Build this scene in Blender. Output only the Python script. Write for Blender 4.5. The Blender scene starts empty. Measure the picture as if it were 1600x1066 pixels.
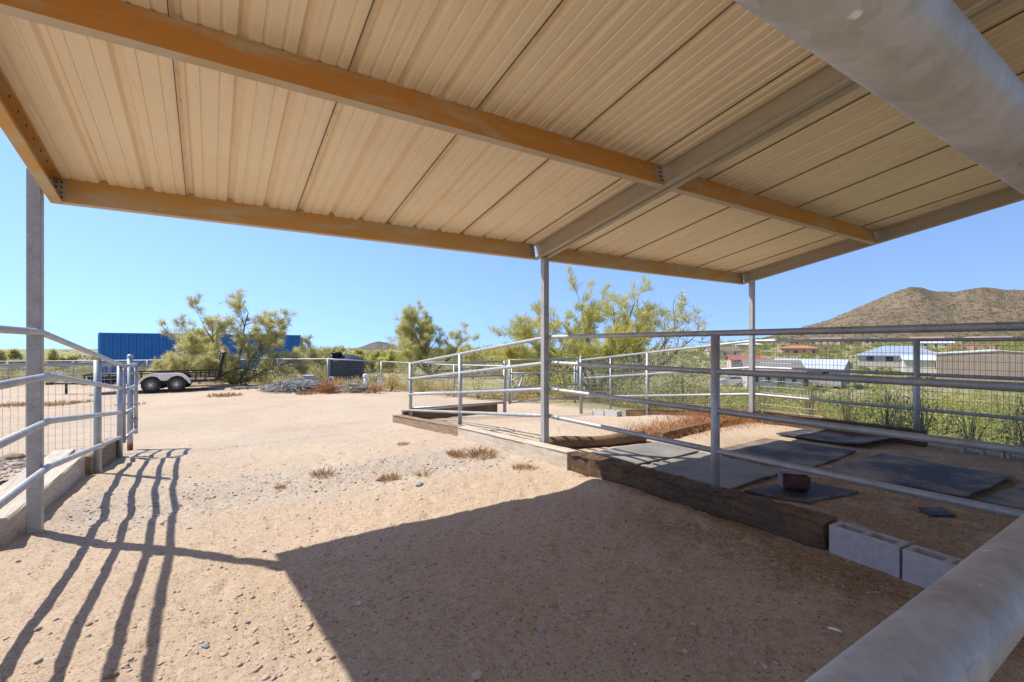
import bpy, math, random
import numpy as np
from mathutils import Vector, Matrix
S = bpy.context.scene
COL = S.collection
R = math.radians
random.seed(7)
RNG = np.random.default_rng(11)

# ------------------------------------------------------------------ helpers
CA, SA = .842, .5395            # camera heading: forward = (SA, CA), right = (CA, -SA)
def at(u, d):                   # direction of a picture column and a distance -> ground x, y
    t = (u - 800) / 735
    return (CA*t + SA)*d, (-SA*t + CA)*d
def zof(v, d): return 1.4 + (538 - v)/735*d

def vn(v):
    v = Vector(v); return v.normalized() if v.length > 1e-9 else Vector((0, 0, 1))

def perlin(x, y, seed=0):
    x = np.asarray(x, float); y = np.asarray(y, float)
    xi = np.floor(x).astype(np.int64); yi = np.floor(y).astype(np.int64)
    xf = x - xi; yf = y - yi
    def grad(ix, iy, dx, dy):
        h = (ix*374761393 + iy*668265263 + seed*974634777) & 0x7fffffff
        h = ((h ^ (h >> 13))*1274126177) & 0x7fffffff
        a = (h ^ (h >> 16)) % 4096/4096*2*np.pi
        return np.cos(a)*dx + np.sin(a)*dy
    u = xf**3*(xf*(xf*6 - 15) + 10); w = yf**3*(yf*(yf*6 - 15) + 10)
    a = grad(xi, yi, xf, yf); b = grad(xi+1, yi, xf-1, yf)
    c = grad(xi, yi+1, xf, yf-1); d = grad(xi+1, yi+1, xf-1, yf-1)
    return ((a*(1-u) + b*u)*(1-w) + (c*(1-u) + d*u)*w)*1.4

def sst(a, b, x):
    t = np.clip((np.asarray(x, float) - a)/(b - a), 0, 1); return t*t*(3 - 2*t)

def gz(x, y, micro=False):      # height of the land
    x = np.asarray(x, float); y = np.asarray(y, float)
    rho = np.hypot(x, y) + 1e-6
    th = np.degrees(np.arctan2(x, y))
    base = np.interp(y, [-50, 4.6, 7, 10, 16, 24, 40, 100, 300, 1000, 6000], [0, 0, -.08, -.29, -.43, -.52, -.85, -2.1, -6, -16, -66])
    rf = np.where(th > 3, 8.8/np.maximum(np.sin(np.radians(np.clip(th, 3, 150))), .12), 70)
    rf = np.minimum(rf, 22)
    rp = np.maximum(0, rho - rf)
    val = np.interp(rp, [0, 3, 10, 30, 60, 70, 110, 190, 290, 410, 520, 900, 5000], [0, -.6, -1.9, -4.0, -5.6, -6, -6, -4.5, -1.5, 1.5, 3, 6, 6])
    low = np.interp(rp, [0, 3, 10, 30, 60, 110, 190, 500, 5000], [0, -.6, -1.9, -4.0, -5.6, -6.5, -7.5, -10, -56])
    hi = sst(49, 59, th); val = val*hi + low*(1 - hi)
    w = sst(34, 55, th)*(1 - sst(150, 170, th))
    z = base*(1 - w) + (np.minimum(base, 0)*np.exp(-rp/6) + val)*w
    # raised sand inside the pens
    m = sst(3.44, 3.60, x)*(1 - sst(8.30, 8.6, x))*(1 - sst(9.55, 9.72, y))*sst(-3, -2.5, y)
    z = z + .015*m - .18*sst(4.5, 8, x)*sst(5.5, 8.5, y)*(1 - sst(8.6, 10, x))
    z = z + .05*sst(-1.22, -1.40, x)*(1 - sst(9.4, 9.7, y))*sst(-6, -5, x)
    # drip trench under the eave and its bank
    aisle = sst(-1.2, -.9, x)*(1 - sst(3.2, 3.45, x))
    z = z - .035*np.exp(-((y - 5.05 + .12*np.sin(x*1.3))/.22)**2)*aisle + .028*np.exp(-((y - 5.75 + .1*np.sin(x*1.7))/.3)**2)*aisle
    z = z + .07*np.exp(-((x+1.1)/.22)**2)*sst(4.4, 5, y)*(1 - sst(6.5, 7.5, y))*.5
    if micro:
        far = sst(9, 60, rho)
        z = z + perlin(x/.9, y/.9, 3)*.018*(1-far) + perlin(x/9, y/9, 4)*.25*far*np.minimum(1, rho/80)
        k = (1 - sst(6, 14, rho))
        for yt in (8.2, 9.75, 12.6, 14.1):                                                   # tyre tracks across the yard
            q = y - yt - .10*x - .25*np.sin(x*.5); z = z + (-.02*np.exp(-(q/.13)**2) + .012*np.exp(-((np.abs(q) - .24)/.09)**2))*sst(-6, -4, x)*(1 - sst(2.6, 3.2, x) if yt < 10 else 1)
        lump = np.exp(-((y - 5.3)/.7)**2)*aisle
        z = z + (perlin(x/.27, y/.27, 5)*.005 + perlin(x/.085, y/.085, 6)*(.0048 + .006*lump) + perlin(x/.034, y/.034, 7)*(.0034 + .003*lump))*k
        # hoof and boot prints
        z = z - .014*k*np.maximum(0, perlin(x/.16 + 9, y/.16, 8) - .34)/.3
    z = z + .05*np.exp(-((x - 3.22)/.17)**2)*sst(1.5, 2.0, y)*(1 - sst(3.3, 4.1, y))     # soil banked against the tie
    return z
def g(x, y): return float(gz(x, y))

class MB:
    def __init__(s): s.v = []; s.f = []; s.sm = []
    def add(s, vs, fs, smooth=False):
        o = len(s.v); s.v += [tuple(p) for p in vs]
        s.f += [tuple(i + o for i in f) for f in fs]; s.sm += [smooth]*len(fs); return s
    def box(s, lo, hi, M=None, bev=0, jit=0, seg=1):
        (x0, y0, z0), (x1, y1, z1) = lo, hi
        if bev <= 0:
            p = [(x, y, z) for z in (z0, z1) for y in (y0, y1) for x in (x0, x1)]
            f = [(0, 2, 3, 1), (4, 5, 7, 6), (0, 1, 5, 4), (2, 6, 7, 3), (0, 4, 6, 2), (1, 3, 7, 5)]
            p = [Vector(q) for q in p]
        else:
            p = []; idx = {}
            b = bev
            for sx in (0, 1):
                for sy in (0, 1):
                    for sz in (0, 1):
                        c = (x1 if sx else x0, y1 if sy else y0, z1 if sz else z0)
                        dx, dy, dz = (-b if sx else b), (-b if sy else b), (-b if sz else b)
                        for k, off in enumerate(((0, dy, dz), (dx, 0, dz), (dx, dy, 0))):
                            idx[(sx, sy, sz, k)] = len(p); p.append(Vector((c[0]+off[0], c[1]+off[1], c[2]+off[2])))
            f = []
            def I(*a): return idx[a]
            for sx in (0, 1): f.append((I(sx,0,0,0), I(sx,1,0,0), I(sx,1,1,0), I(sx,0,1,0)))
            for sy in (0, 1): f.append((I(0,sy,0,1), I(1,sy,0,1), I(1,sy,1,1), I(0,sy,1,1)))
            for sz in (0, 1): f.append((I(0,0,sz,2), I(1,0,sz,2), I(1,1,sz,2), I(0,1,sz,2)))
            for sx in (0, 1):
                for sy in (0, 1): f.append((I(sx,sy,0,0), I(sx,sy,1,0), I(sx,sy,1,1), I(sx,sy,0,1)))
                for sz in (0, 1): f.append((I(sx,0,sz,0), I(sx,1,sz,0), I(sx,1,sz,2), I(sx,0,sz,2)))
            for sy in (0, 1):
                for sz in (0, 1): f.append((I(0,sy,sz,1), I(1,sy,sz,1), I(1,sy,sz,2), I(0,sy,sz,2)))
            for sx in (0, 1):
                for sy in (0, 1):
                    for sz in (0, 1): f.append((I(sx,sy,sz,0), I(sx,sy,sz,1), I(sx,sy,sz,2)))
            c = Vector(((x0+x1)/2, (y0+y1)/2, (z0+z1)/2)); g2 = []
            for q in f:
                n = (p[q[1]]-p[q[0]]).cross(p[q[2]]-p[q[0]]); m = sum((p[i] for i in q), Vector())/len(q)
                g2.append(q if n.dot(m-c) > 0 else tuple(reversed(q)))
            f = g2
        if jit: p = [q + Vector((random.uniform(-jit, jit), random.uniform(-jit, jit), random.uniform(-jit, jit))) for q in p]
        if M: p = [M @ q for q in p]
        return s.add(p, f)
    def tube(s, a, b, r0, r1=None, n=12, caps=True):
        return s.path([a, b], [r0, r0 if r1 is None else r1], n, caps)
    def path(s, pts, rad, n=10, caps=True):
        pts = [Vector(p) for p in pts]
        if not hasattr(rad, '__len__'): rad = [rad]*len(pts)
        vs = []; prev = None
        for i, p in enumerate(pts):
            d = vn(pts[min(i+1, len(pts)-1)] - pts[max(i-1, 0)])
            if prev is None:
                u = vn(d.cross(Vector((0, 0, 1)) if abs(d.z) < .9 else Vector((1, 0, 0))))
            else:
                u = vn(prev - d*prev.dot(d))
            prev = u; w = d.cross(u)
            vs += [p + (u*math.cos(2*math.pi*k/n) + w*math.sin(2*math.pi*k/n))*rad[i] for k in range(n)]
        fs = []
        for i in range(len(pts)-1):
            for k in range(n):
                a = i*n + k; b = i*n + (k+1) % n
                fs.append((a, b, b+n, a+n))
        s.add(vs, fs, True)
        if caps:
            o = len(s.v) - len(vs)
            s.f += [tuple(o + k for k in reversed(range(n))), tuple(o + len(vs) - n + k for k in range(n))]; s.sm += [False, False]
        return s
    def prism(s, poly, ax0, ax1, O, L, cap=True):      # poly (a,b) in axes ax0, ax1, swept along L from O
        O = Vector(O); ax0 = Vector(ax0); ax1 = Vector(ax1); L = Vector(L); n = len(poly)
        vs = [O + ax0*a + ax1*b for a, b in poly] + [O + ax0*a + ax1*b + L for a, b in poly]
        area = sum(poly[i][0]*poly[(i+1) % n][1] - poly[(i+1) % n][0]*poly[i][1] for i in range(n))
        flip = (ax0.cross(ax1)).dot(L)*area < 0
        fs = [(i, (i+1) % n, (i+1) % n + n, i + n) for i in range(n)]
        if cap: fs += [tuple(reversed(range(n))), tuple(range(n, 2*n))]
        if flip: fs = [tuple(reversed(f)) for f in fs]
        return s.add(vs, fs)
    def lathe(s, prof, c, n=32):                        # (r, z)
        vs = []
        for r, z in prof: vs += [(c[0]+r*math.cos(2*math.pi*k/n), c[1]+r*math.sin(2*math.pi*k/n), c[2]+z) for k in range(n)]
        fs = [(i*n+k, i*n+(k+1) % n, (i+1)*n+(k+1) % n, (i+1)*n+k) for i in range(len(prof)-1) for k in range(n)]
        return s.add(vs, fs, True)
    def blob(s, c, rx, ry, rz, rot=0, jit=.18, sub=1):
        vs, fs = ICO[sub]; cr, sr = math.cos(rot), math.sin(rot)
        out = []
        for v in vs:
            k = 1 + random.uniform(-jit, jit); x, y, z = v[0]*rx*k, v[1]*ry*k, v[2]*rz*k
            out.append((c[0] + x*cr - y*sr, c[1] + x*sr + y*cr, c[2] + z))
        return s.add(out, fs, True)
    def strip(s, p, d, l, w, side=None):                # one slender leaf / straw
        p = Vector(p); d = vn(d); u = vn(d.cross(Vector((random.gauss(0, 1), random.gauss(0, 1), random.gauss(0, 1)))))*w*.5
        m = p + d*l*.55
        return s.add([p - u*.5, p + u*.5, m + u, p + d*l, m - u], [(0, 1, 2, 4), (4, 2, 3)])

def _ico():
    t = (1 + 5**.5)/2
    v = [Vector(p).normalized() for p in ((-1,t,0),(1,t,0),(-1,-t,0),(1,-t,0),(0,-1,t),(0,1,t),(0,-1,-t),(0,1,-t),(t,0,-1),(t,0,1),(-t,0,-1),(-t,0,1))]
    f = [(0,11,5),(0,5,1),(0,1,7),(0,7,10),(0,10,11),(1,5,9),(5,11,4),(11,10,2),(10,7,6),(7,1,8),(3,9,4),(3,4,2),(3,2,6),(3,6,8),(3,8,9),(4,9,5),(2,4,11),(6,2,10),(8,6,7),(9,8,1)]
    out = {1: ([tuple(p) for p in v], f)}
    v2 = list(v); f2 = []; mid = {}
    def m(a, b):
        k = (min(a, b), max(a, b))
        if k not in mid: mid[k] = len(v2); v2.append(((v[a]+v[b])/2).normalized())
        return mid[k]
    for a, b, c in f:
        x, y, z = m(a, b), m(b, c), m(c, a); f2 += [(a, x, z), (b, y, x), (c, z, y), (x, y, z)]
    out[2] = ([tuple(p) for p in v2], f2)
    return out
ICO = _ico()

def root_loc(o):
    while o.parent: o = o.parent
    return o.location if o.type == 'EMPTY' else Vector()
def link(name, mesh, mat, parent=None):
    o = bpy.data.objects.new(name, mesh); COL.objects.link(o)
    if mat: mesh.materials.append(mat)
    if parent: o.parent = parent
    return o
def obj(name, mb, mat, parent=None, local=False):
    me = bpy.data.meshes.new(name)
    off = Vector() if (local or not parent) else root_loc(parent)
    me.from_pydata([(a - off.x, b - off.y, c - off.z) for a, b, c in mb.v], [], mb.f)
    me.polygons.foreach_set('use_smooth', mb.sm); me.update()
    return link(name, me, mat, parent)
def quads(name, V, mat, parent=None):                   # V: (N, k, 3) array of free polygons
    N, k, _ = V.shape; me = bpy.data.meshes.new(name)
    me.vertices.add(N*k); me.vertices.foreach_set('co', V.reshape(-1).astype(np.float32))
    me.loops.add(N*k); me.loops.foreach_set('vertex_index', np.arange(N*k, dtype=np.int32))
    me.polygons.add(N); me.polygons.foreach_set('loop_start', np.arange(0, N*k, k, dtype=np.int32))
    me.update(calc_edges=True)
    return link(name, me, mat, parent)
def tag(o, label=None, cat=None, group=None, kind=None):
    if label: o['label'] = label
    if cat: o['category'] = cat
    if group: o['group'] = group
    if kind: o['kind'] = kind
    return o
def thing(name, label, cat, loc=(0, 0, 0), rz=0, group=None):
    o = bpy.data.objects.new(name, None); COL.objects.link(o); o.location = loc; o.rotation_euler = (0, 0, rz)
    o.empty_display_size = .2
    return tag(o, label, cat, group)

# ------------------------------------------------------------------ materials
class NT:
    def __init__(s, name):
        s.m = bpy.data.materials.new(name); s.m.use_nodes = True; s.t = s.m.node_tree
        s.b = s.t.nodes['Principled BSDF']; s.tc = s.t.nodes.new('ShaderNodeTexCoord')
    def n(s, typ, **kw):
        x = s.t.nodes.new(typ)
        for k, v in kw.items():
            if k in x.inputs: x.inputs[k].default_value = v
            else: setattr(x, k, v)
        return x
    def l(s, a, b): s.t.links.new(a, b)
    def noise(s, scale, detail=4, rough=.6, vec=None, dist=0):
        x = s.n('ShaderNodeTexNoise'); x.inputs['Scale'].default_value = scale; x.inputs['Detail'].default_value = detail
        x.inputs['Roughness'].default_value = rough; x.inputs['Distortion'].default_value = dist
        s.l(vec or s.tc.outputs['Object'], x.inputs['Vector']); return x.outputs['Fac']
    def mapped(s, sc):
        x = s.n('ShaderNodeMapping'); x.inputs['Scale'].default_value = sc; s.l(s.tc.outputs['Object'], x.inputs['Vector']); return x.outputs['Vector']
    def ramp(s, fac, a, b):
        x = s.n('ShaderNodeMapRange'); x.inputs['From Min'].default_value = a; x.inputs['From Max'].default_value = b
        s.l(fac, x.inputs['Value']); return x.outputs['Result']
    def mix(s, fac, a, b):
        x = s.n('ShaderNodeMix', data_type='RGBA')
        for sock, v in ((x.inputs['Factor'], fac), (x.inputs['A'], a), (x.inputs['B'], b)): pass
        F, A, B = x.inputs[0], x.inputs[6], x.inputs[7]
        for sk, v in ((F, fac), (A, a), (B, b)):
            if isinstance(v, (int, float)): sk.default_value = v
            elif isinstance(v, tuple): sk.default_value = (*v[:3], 1)
            else: s.l(v, sk)
        return x.outputs[2]
    def mul(s, a, b):
        x = s.n('ShaderNodeMath', operation='MULTIPLY')
        for i, v in enumerate((a, b)):
            if isinstance(v, (int, float)): x.inputs[i].default_value = v
            else: s.l(v, x.inputs[i])
        return x.outputs[0]
    def bump(s, h, dist=.01, strength=.5):
        x = s.n('ShaderNodeBump'); x.inputs['Distance'].default_value = dist; x.inputs['Strength'].default_value = strength
        s.l(h, x.inputs['Height'])
        if s.b.inputs['Normal'].links: s.l(s.b.inputs['Normal'].links[0].from_socket, x.inputs['Normal'])
        s.l(x.outputs[0], s.b.inputs['Normal'])
    def color(s, c):
        if isinstance(c, tuple): s.b.inputs['Base Color'].default_value = (*c[:3], 1)
        else: s.l(c, s.b.inputs['Base Color'])
        return s
    def rough(s, r): s.b.inputs['Roughness'].default_value = r; return s
    def metal(s, r): s.b.inputs['Metallic'].default_value = r; return s

def simple(name, c1, c2=None, scale=6, rough=.7, metal=0, lo=.35, hi=.65, bump=0, bscale=40, stretch=None, spec=None):
    m = NT(name); v = m.mapped(stretch) if stretch else None
    if c2: m.color(m.mix(m.ramp(m.noise(scale, 5, .65, v), lo, hi), c1, c2))
    else: m.color(c1)
    if bump: m.bump(m.noise(bscale, 5, .7, v), bump, .6)
    m.rough(rough).metal(metal)
    if spec is not None: m.b.inputs['Specular IOR Level'].default_value = spec
    return m.m

def leafmat(name, c1, c2, scale=1.2, trans=.25):
    m = NT(name)
    gi = m.n('ShaderNodeNewGeometry')
    f = m.ramp(m.noise(scale, 3), .35, .65)
    c = m.mix(f, c1, c2)
    hs = m.n('ShaderNodeHueSaturation'); m.l(c, hs.inputs['Color'])
    m.l(m.ramp(gi.outputs['Random Per Island'], -.55, .45), hs.inputs['Value'])
    m.color(hs.outputs[0]).rough(.6); m.b.inputs['Specular IOR Level'].default_value = .2
    tr = m.n('ShaderNodeBsdfTranslucent'); m.l(hs.outputs[0], tr.inputs['Color'])
    mx = m.n('ShaderNodeMixShader'); mx.inputs[0].default_value = trans
    m.l(m.b.outputs[0], mx.inputs[1]); m.l(tr.outputs[0], mx.inputs[2])
    m.l(mx.outputs[0], m.t.nodes['Material Output'].inputs['Surface'])
    return m.m

def ground_mat():
    m = NT('desert_sand')
    z = m.n('ShaderNodeAttribute', attribute_name='zone'); sp = m.n('ShaderNodeSeparateColor'); m.l(z.outputs['Color'], sp.inputs[0])
    grav, litter, wild = sp.outputs
    sand = m.mix(m.ramp(m.noise(.55, 6, .6), .35, .65), (.60, .455, .32), (.50, .375, .255))
    sand = m.mix(m.mul(m.ramp(m.noise(3.1, 6, .7), .45, .7), .5), sand, (.60, .46, .335))
    sand = m.mix(m.mul(m.ramp(m.noise(85, 3, .7), .56, .66), .85), sand, (.20, .12, .075))
    sand = m.mix(m.mul(m.ramp(m.noise(27, 4, .8), .57, .66), .6), sand, (.27, .175, .11))
    sand = m.mix(m.mul(m.ramp(m.noise(140, 3, .6), .60, .70), .75), sand, (.74, .64, .53))
    sand = m.mix(m.mul(m.ramp(m.noise(44, 4, .75), .50, .66), .55), sand, (.34, .245, .165))
    sand = m.mix(m.mul(m.ramp(m.noise(22, 5, .8), .54, .66), .6), sand, (.72, .60, .47))
    gcol = m.n('ShaderNodeTexVoronoi'); gcol.inputs['Scale'].default_value = 55; m.l(m.tc.outputs['Object'], gcol.inputs['Vector'])
    sc = m.n('ShaderNodeSeparateColor'); m.l(gcol.outputs['Color'], sc.inputs[0])
    gv = m.mix(sc.outputs[0], (.36, .295, .235), (.57, .485, .39))
    sand = m.mix(m.mul(grav, m.ramp(m.noise(5, 5, .7), .3, .6)), sand, gv)
    lit = m.mix(m.ramp(m.noise(38, 5, .75), .38, .62), (.50, .345, .205), (.23, .14, .08))
    sand = m.mix(m.mul(litter, m.ramp(m.noise(2.6, 5, .7), .28, .52)), sand, lit)
    wl = m.mix(m.ramp(m.noise(.16, 6, .7), .4, .6), (.36, .29, .17), (.22, .21, .09))
    wl = m.mix(m.mul(m.ramp(m.noise(.9, 4, .7), .55, .68), .8), wl, (.12, .13, .045))
    sand = m.mix(wild, sand, wl)
    m.rough(.95); m.b.inputs['Specular IOR Level'].default_value = .15
    pv_ = m.n('ShaderNodeTexVoronoi'); pv_.inputs['Scale'].default_value = 48; m.l(m.tc.outputs['Object'], pv_.inputs['Vector'])
    ps = m.n('ShaderNodeSeparateColor'); m.l(pv_.outputs['Color'], ps.inputs[0])
    pk = m.mul(m.ramp(ps.outputs[0], .72, .80), m.ramp(pv_.outputs['Distance'], .42, .30))
    pc = m.n('ShaderNodeValToRGB'); m.l(ps.outputs[1], pc.inputs[0]); pe = pc.color_ramp.elements; pe[0].color = (.22, .16, .12, 1); pe[1].color = (.66, .58, .50, 1); q_ = pe.new(.45); q_.color = (.46, .30, .19, 1)
    m.color(m.mix(m.mul(pk, .8), sand, pc.outputs[0]))
    m.bump(pk, .010, .7)
    m.bump(m.noise(34, 5, .75), .022, .7)
    m.bump(m.noise(90, 6, .75), .011, .65)
    m.bump(m.noise(320, 3, .6), .003, .5)
    return m.m

def pipe_mat(name='galvanized_pipe', c1=(.44, .44, .435), c2=(.32, .318, .31), rough=.52, metal=.55):
    m = NT(name)
    c = m.mix(m.ramp(m.noise(9, 6, .7), .38, .64), c1, c2)
    c = m.mix(m.mul(m.ramp(m.noise(26, 5, .75), .56, .72), .45), c, (.30, .25, .20))
    c = m.mix(m.mul(m.ramp(m.noise(60, 2, .5), .70, .76), .8), c, (.72, .72, .70))
    vo = m.n('ShaderNodeTexVoronoi'); vo.inputs['Scale'].default_value = 75; m.l(m.tc.outputs['Object'], vo.inputs['Vector'])
    so = m.n('ShaderNodeSeparateColor'); m.l(vo.outputs['Color'], so.inputs[0])
    c = m.mix(m.mul(so.outputs[0], .22), c, (.62, .63, .63))
    c = m.mix(m.mul(m.ramp(m.noise(17, 6, .8, m.mapped((.5, 2.2, 2.2)), .8), .60, .68), .55), c, (.33, .22, .13))
    m.color(c).rough(rough).metal(metal)
    r = m.n('ShaderNodeMapRange'); m.l(m.noise(14, 5, .7), r.inputs['Value']); r.inputs['To Min'].default_value = rough-.12; r.inputs['To Max'].default_value = rough+.16
    m.l(r.outputs[0], m.b.inputs['Roughness'])
    m.bump(m.noise(120, 4, .7), .0006, .5)
    return m.m

def steel_mat(name, base, rust, lo, hi, rough=.6):
    m = NT(name)
    v = m.mapped((1.2, 1.2, 5))
    c = m.mix(m.ramp(m.noise(1.6, 6, .62, v, .4), lo, hi), base, rust)
    c = m.mix(m.mul(m.ramp(m.noise(13, 5, .7), .55, .75), .35), c, (base[0]*.62, base[1]*.6, base[2]*.55))
    m.color(c).rough(rough); m.b.inputs['Specular IOR Level'].default_value = .3
    m.bump(m.noise(55, 4, .7), .001, .4)
    return m.m

def wood_mat(name, c1, c2, c3, ax='y', crack=.5):
    m = NT(name)
    st = {'y': (14, 1.0, 14), 'x': (1.0, 14, 14)}[ax]
    v = m.mapped(st)
    c = m.mix(m.ramp(m.noise(2.2, 6, .7, v), .35, .65), c1, c2)
    c = m.mix(m.mul(m.ramp(m.noise(5.5, 4, .75, v, .6), .55, .66), crack), c, (.03, .022, .016))
    c = m.mix(m.mul(m.ramp(m.noise(2.4, 5, .7), .5, .68), .75), c, c3)
    m.color(c).rough(.9); m.b.inputs['Specular IOR Level'].default_value = .15
    m.bump(m.noise(5.5, 6, .75, v), .010, .8)
    return m.m

M = {}
M['ground'] = ground_mat()
M['pipe'] = pipe_mat()
M['pipe_near'] = pipe_mat('weather_stained_pipe', (.43, .42, .39), (.30, .285, .255), .5, .5)
M['pipe_dark'] = pipe_mat('weathered_pipe', (.36, .37, .38), (.25, .26, .27), .5, .6)
M['tube_post'] = pipe_mat('galvanized_square_tube', (.40, .385, .36), (.31, .295, .27), .55, .35)
M['wire'] = simple('galvanized_wire', (.42, .43, .44), rough=.45, metal=.6)
M['sheet'] = simple('tan_roof_sheet', (.84, .715, .52), (.79, .655, .46), .9, .55, bump=.0006, bscale=9)
def roof_mat():
    m = NT('tan_roof_sheet'); c = m.mix(m.ramp(m.noise(.9, 5, .65), .35, .65), (.86, .735, .53), (.80, .665, .465))
    c = m.mix(m.mul(m.ramp(m.noise(1.3, 6, .75, m.mapped((6, .5, 1))), .58, .74), .38), c, (.56, .42, .25))
    c = m.mix(m.mul(m.ramp(m.noise(22, 3, .7), .68, .74), .5), c, (.42, .31, .19))
    m.color(c).rough(.5); m.bump(m.noise(7, 4, .6), .0012, .6); return m.m
M['sheet'] = roof_mat()
M['purlin'] = steel_mat('rust_primed_purlin', (.50, .39, .23), (.55, .235, .045), .28, .52)
M['eave'] = steel_mat('weathered_eave_purlin', (.49, .40, .26), (.55, .30, .085), .36, .56)
M['rafter'] = steel_mat('grey_primed_rafter', (.43, .375, .29), (.45, .29, .13), .56, .78)
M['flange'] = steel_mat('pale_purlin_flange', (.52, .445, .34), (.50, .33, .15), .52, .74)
M['lap'] = simple('dirty_lap_sealant', (.19, .135, .085), (.09, .065, .04), 3, rough=.9)  # lap gap shade and dirt line together put into one dark colour
M['bolt'] = simple('dark_bolt', (.05, .045, .04), rough=.6, metal=.5)
M['tie'] = wood_mat('old_railroad_tie', (.16, .10, .06), (.075, .05, .034), (.24, .125, .055), 'y', 1.0)
M['tie_x'] = wood_mat('old_cross_timber', (.24, .16, .095), (.13, .085, .05), (.27, .17, .09), 'x', .6)
M['plank'] = wood_mat('bleached_plank', (.62, .54, .44), (.48, .41, .325), (.46, .34, .22), 'y', .6)
M['plank_brown'] = wood_mat('brown_plank', (.34, .25, .17), (.23, .16, .105), (.36, .23, .13), 'y', .6)
M['block'] = simple('concrete_block', (.45, .395, .365), (.37, .325, .30), 18, .95, bump=.003, bscale=120)
M['block_pale'] = simple('pale_concrete_block', (.52, .48, .44), (.43, .40, .37), 12, .95, bump=.003, bscale=120)
M['salt'] = simple('red_mineral_block', (.115, .042, .03), (.065, .022, .017), 9, .55, bump=.004, bscale=22)
M['salt_crust'] = simple('salt_crust', (.36, .26, .25), (.2, .11, .10), 16, .8, bump=.003, bscale=40)
def mat_rubber():
    m = NT('black_rubber_mat')
    c = m.mix(m.ramp(m.noise(1.5, 6, .7), .44, .62), (.030, .032, .038), (.25, .19, .13))
    c = m.mix(m.mul(m.ramp(m.noise(40, 4, .7), .5, .7), .4), c, (.16, .125, .095))
    m.color(c).rough(.75); m.bump(m.noise(80, 3), .002, .4)
    return m.m
M['rubber'] = mat_rubber()
M['grey_rubber'] = simple('dusty_rubber_mat', (.25, .235, .20), (.16, .155, .14), 2.5, .85, bump=.002, bscale=60)  # paler copy of the black rubber: sunlight mixed into its dusty grey
def rust_pipe():
    m = NT('rusty_foot_pipe')
    s = m.n('ShaderNodeSeparateXYZ'); m.l(m.tc.outputs['Object'], s.inputs[0])
    f = m.ramp(s.outputs['Z'], .16, .10)
    m.color(m.mix(f, (.42, .43, .44), m.mix(m.noise(30), (.30, .09, .03), (.18, .06, .03)))).rough(.55).metal(.4)
    return m.m
M['rust_pipe'] = rust_pipe()
M['blue'] = simple('blue_container_paint', (.022, .185, .50), (.018, .15, .42), 1.2, .5, lo=.4, hi=.7)
M['black'] = simple('black_paint', (.02, .02, .022), rough=.5)
M['tyre'] = simple('tyre_rubber', (.022, .022, .023), (.04, .037, .034), 8, .85)
M['rim'] = simple('dark_wheel_rim', (.10, .095, .085), rough=.4, metal=.6)
M['lug'] = simple('bright_lug', (.8, .8, .8), rough=.3, metal=.8)
M['white_paint'] = simple('white_fender_paint', (.80, .75, .67), (.72, .64, .54), 4, .45)
M['red_lens'] = simple('red_marker_lens', (.5, .03, .015), rough=.3)
M['deck'] = simple('trailer_deck_wood', (.11, .085, .06), (.07, .055, .04), 5, .85)
M['tank'] = simple('dark_blue_tank_plastic', (.022, .03, .046), (.03, .038, .055), 2, .6)
M['grey_plastic'] = simple('grey_utility_plastic', (.42, .40, .40), (.36, .34, .34), 4, .6)
M['steel_blue'] = simple('blue_grey_box', (.16, .22, .28), (.13, .18, .24), 4, .6)
M['white_pvc'] = simple('white_pvc', (.78, .76, .72), rough=.5)
M['bark'] = simple('palo_verde_bark', (.22, .20, .10), (.13, .11, .07), 8, .85, bump=.004, bscale=30)
M['stick'] = simple('bleached_sticks', (.44, .42, .39), (.27, .255, .235), 9, .9)
M['leaf_yellow'] = leafmat('palo_verde_twigs', (.78, .71, .21), (.58, .55, .17), 1.1, .5)
M['leaf_pale'] = leafmat('pale_olive_twigs', (.80, .73, .32), (.64, .59, .25), .9, .5)
M['leaf_grey'] = leafmat('grey_green_twigs', (.78, .71, .32), (.60, .56, .25), .9, .5)
M['leaf_dark'] = leafmat('creosote_leaf', (.27, .28, .085), (.15, .165, .055), 1.6, .35)
M['leaf_scrub'] = leafmat('desert_scrub_leaf', (.52, .48, .11), (.27, .29, .08), .14, .4)
M['leaf_gold'] = leafmat('golden_dry_brush', (.68, .49, .18), (.52, .39, .14), 1.2, .35)
M['leaf_plain'] = leafmat('plain_brush_leaf', (.58, .45, .19), (.33, .32, .11), .22, .35)
M['weed_red'] = leafmat('rusty_dry_weed', (.52, .235, .08), (.40, .185, .07), 3, .3)
M['straw'] = leafmat('straw_litter', (.60, .42, .22), (.27, .155, .08), 5, .1)
M['tuft'] = leafmat('dry_tuft', (.42, .22, .085), (.46, .31, .15), 4)
M['stone'] = None
def stone_mat():
    m = NT('mixed_pebble'); gi = m.n('ShaderNodeNewGeometry')
    cr = m.n('ShaderNodeValToRGB'); m.l(gi.outputs['Random Per Island'], cr.inputs[0])
    e = cr.color_ramp.elements; e[0].color = (.46, .34, .24, 1); e[1].color = (.58, .49, .40, 1)
    for p, c in ((.35, (.55, .43, .32, 1)), (.62, (.40, .34, .29, 1)), (.78, (.60, .47, .34, 1)), (.94, (.36, .36, .35, 1))):
        x = e.new(p); x.color = c
    c = m.mix(m.mul(m.noise(60, 4, .7), .5), cr.outputs[0], (.20, .14, .10))
    m.color(c).rough(.9); m.bump(m.noise(90, 4), .002, .5); return m.m
M['stone'] = stone_mat()
M['rock_pale'] = simple('pale_rock', (.52, .45, .37), (.42, .35, .28), 25, .9, bump=.004, bscale=60)
M['rock_brown'] = simple('brown_rock', (.34, .22, .14), (.25, .16, .10), 25, .9, bump=.004, bscale=60)
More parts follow.
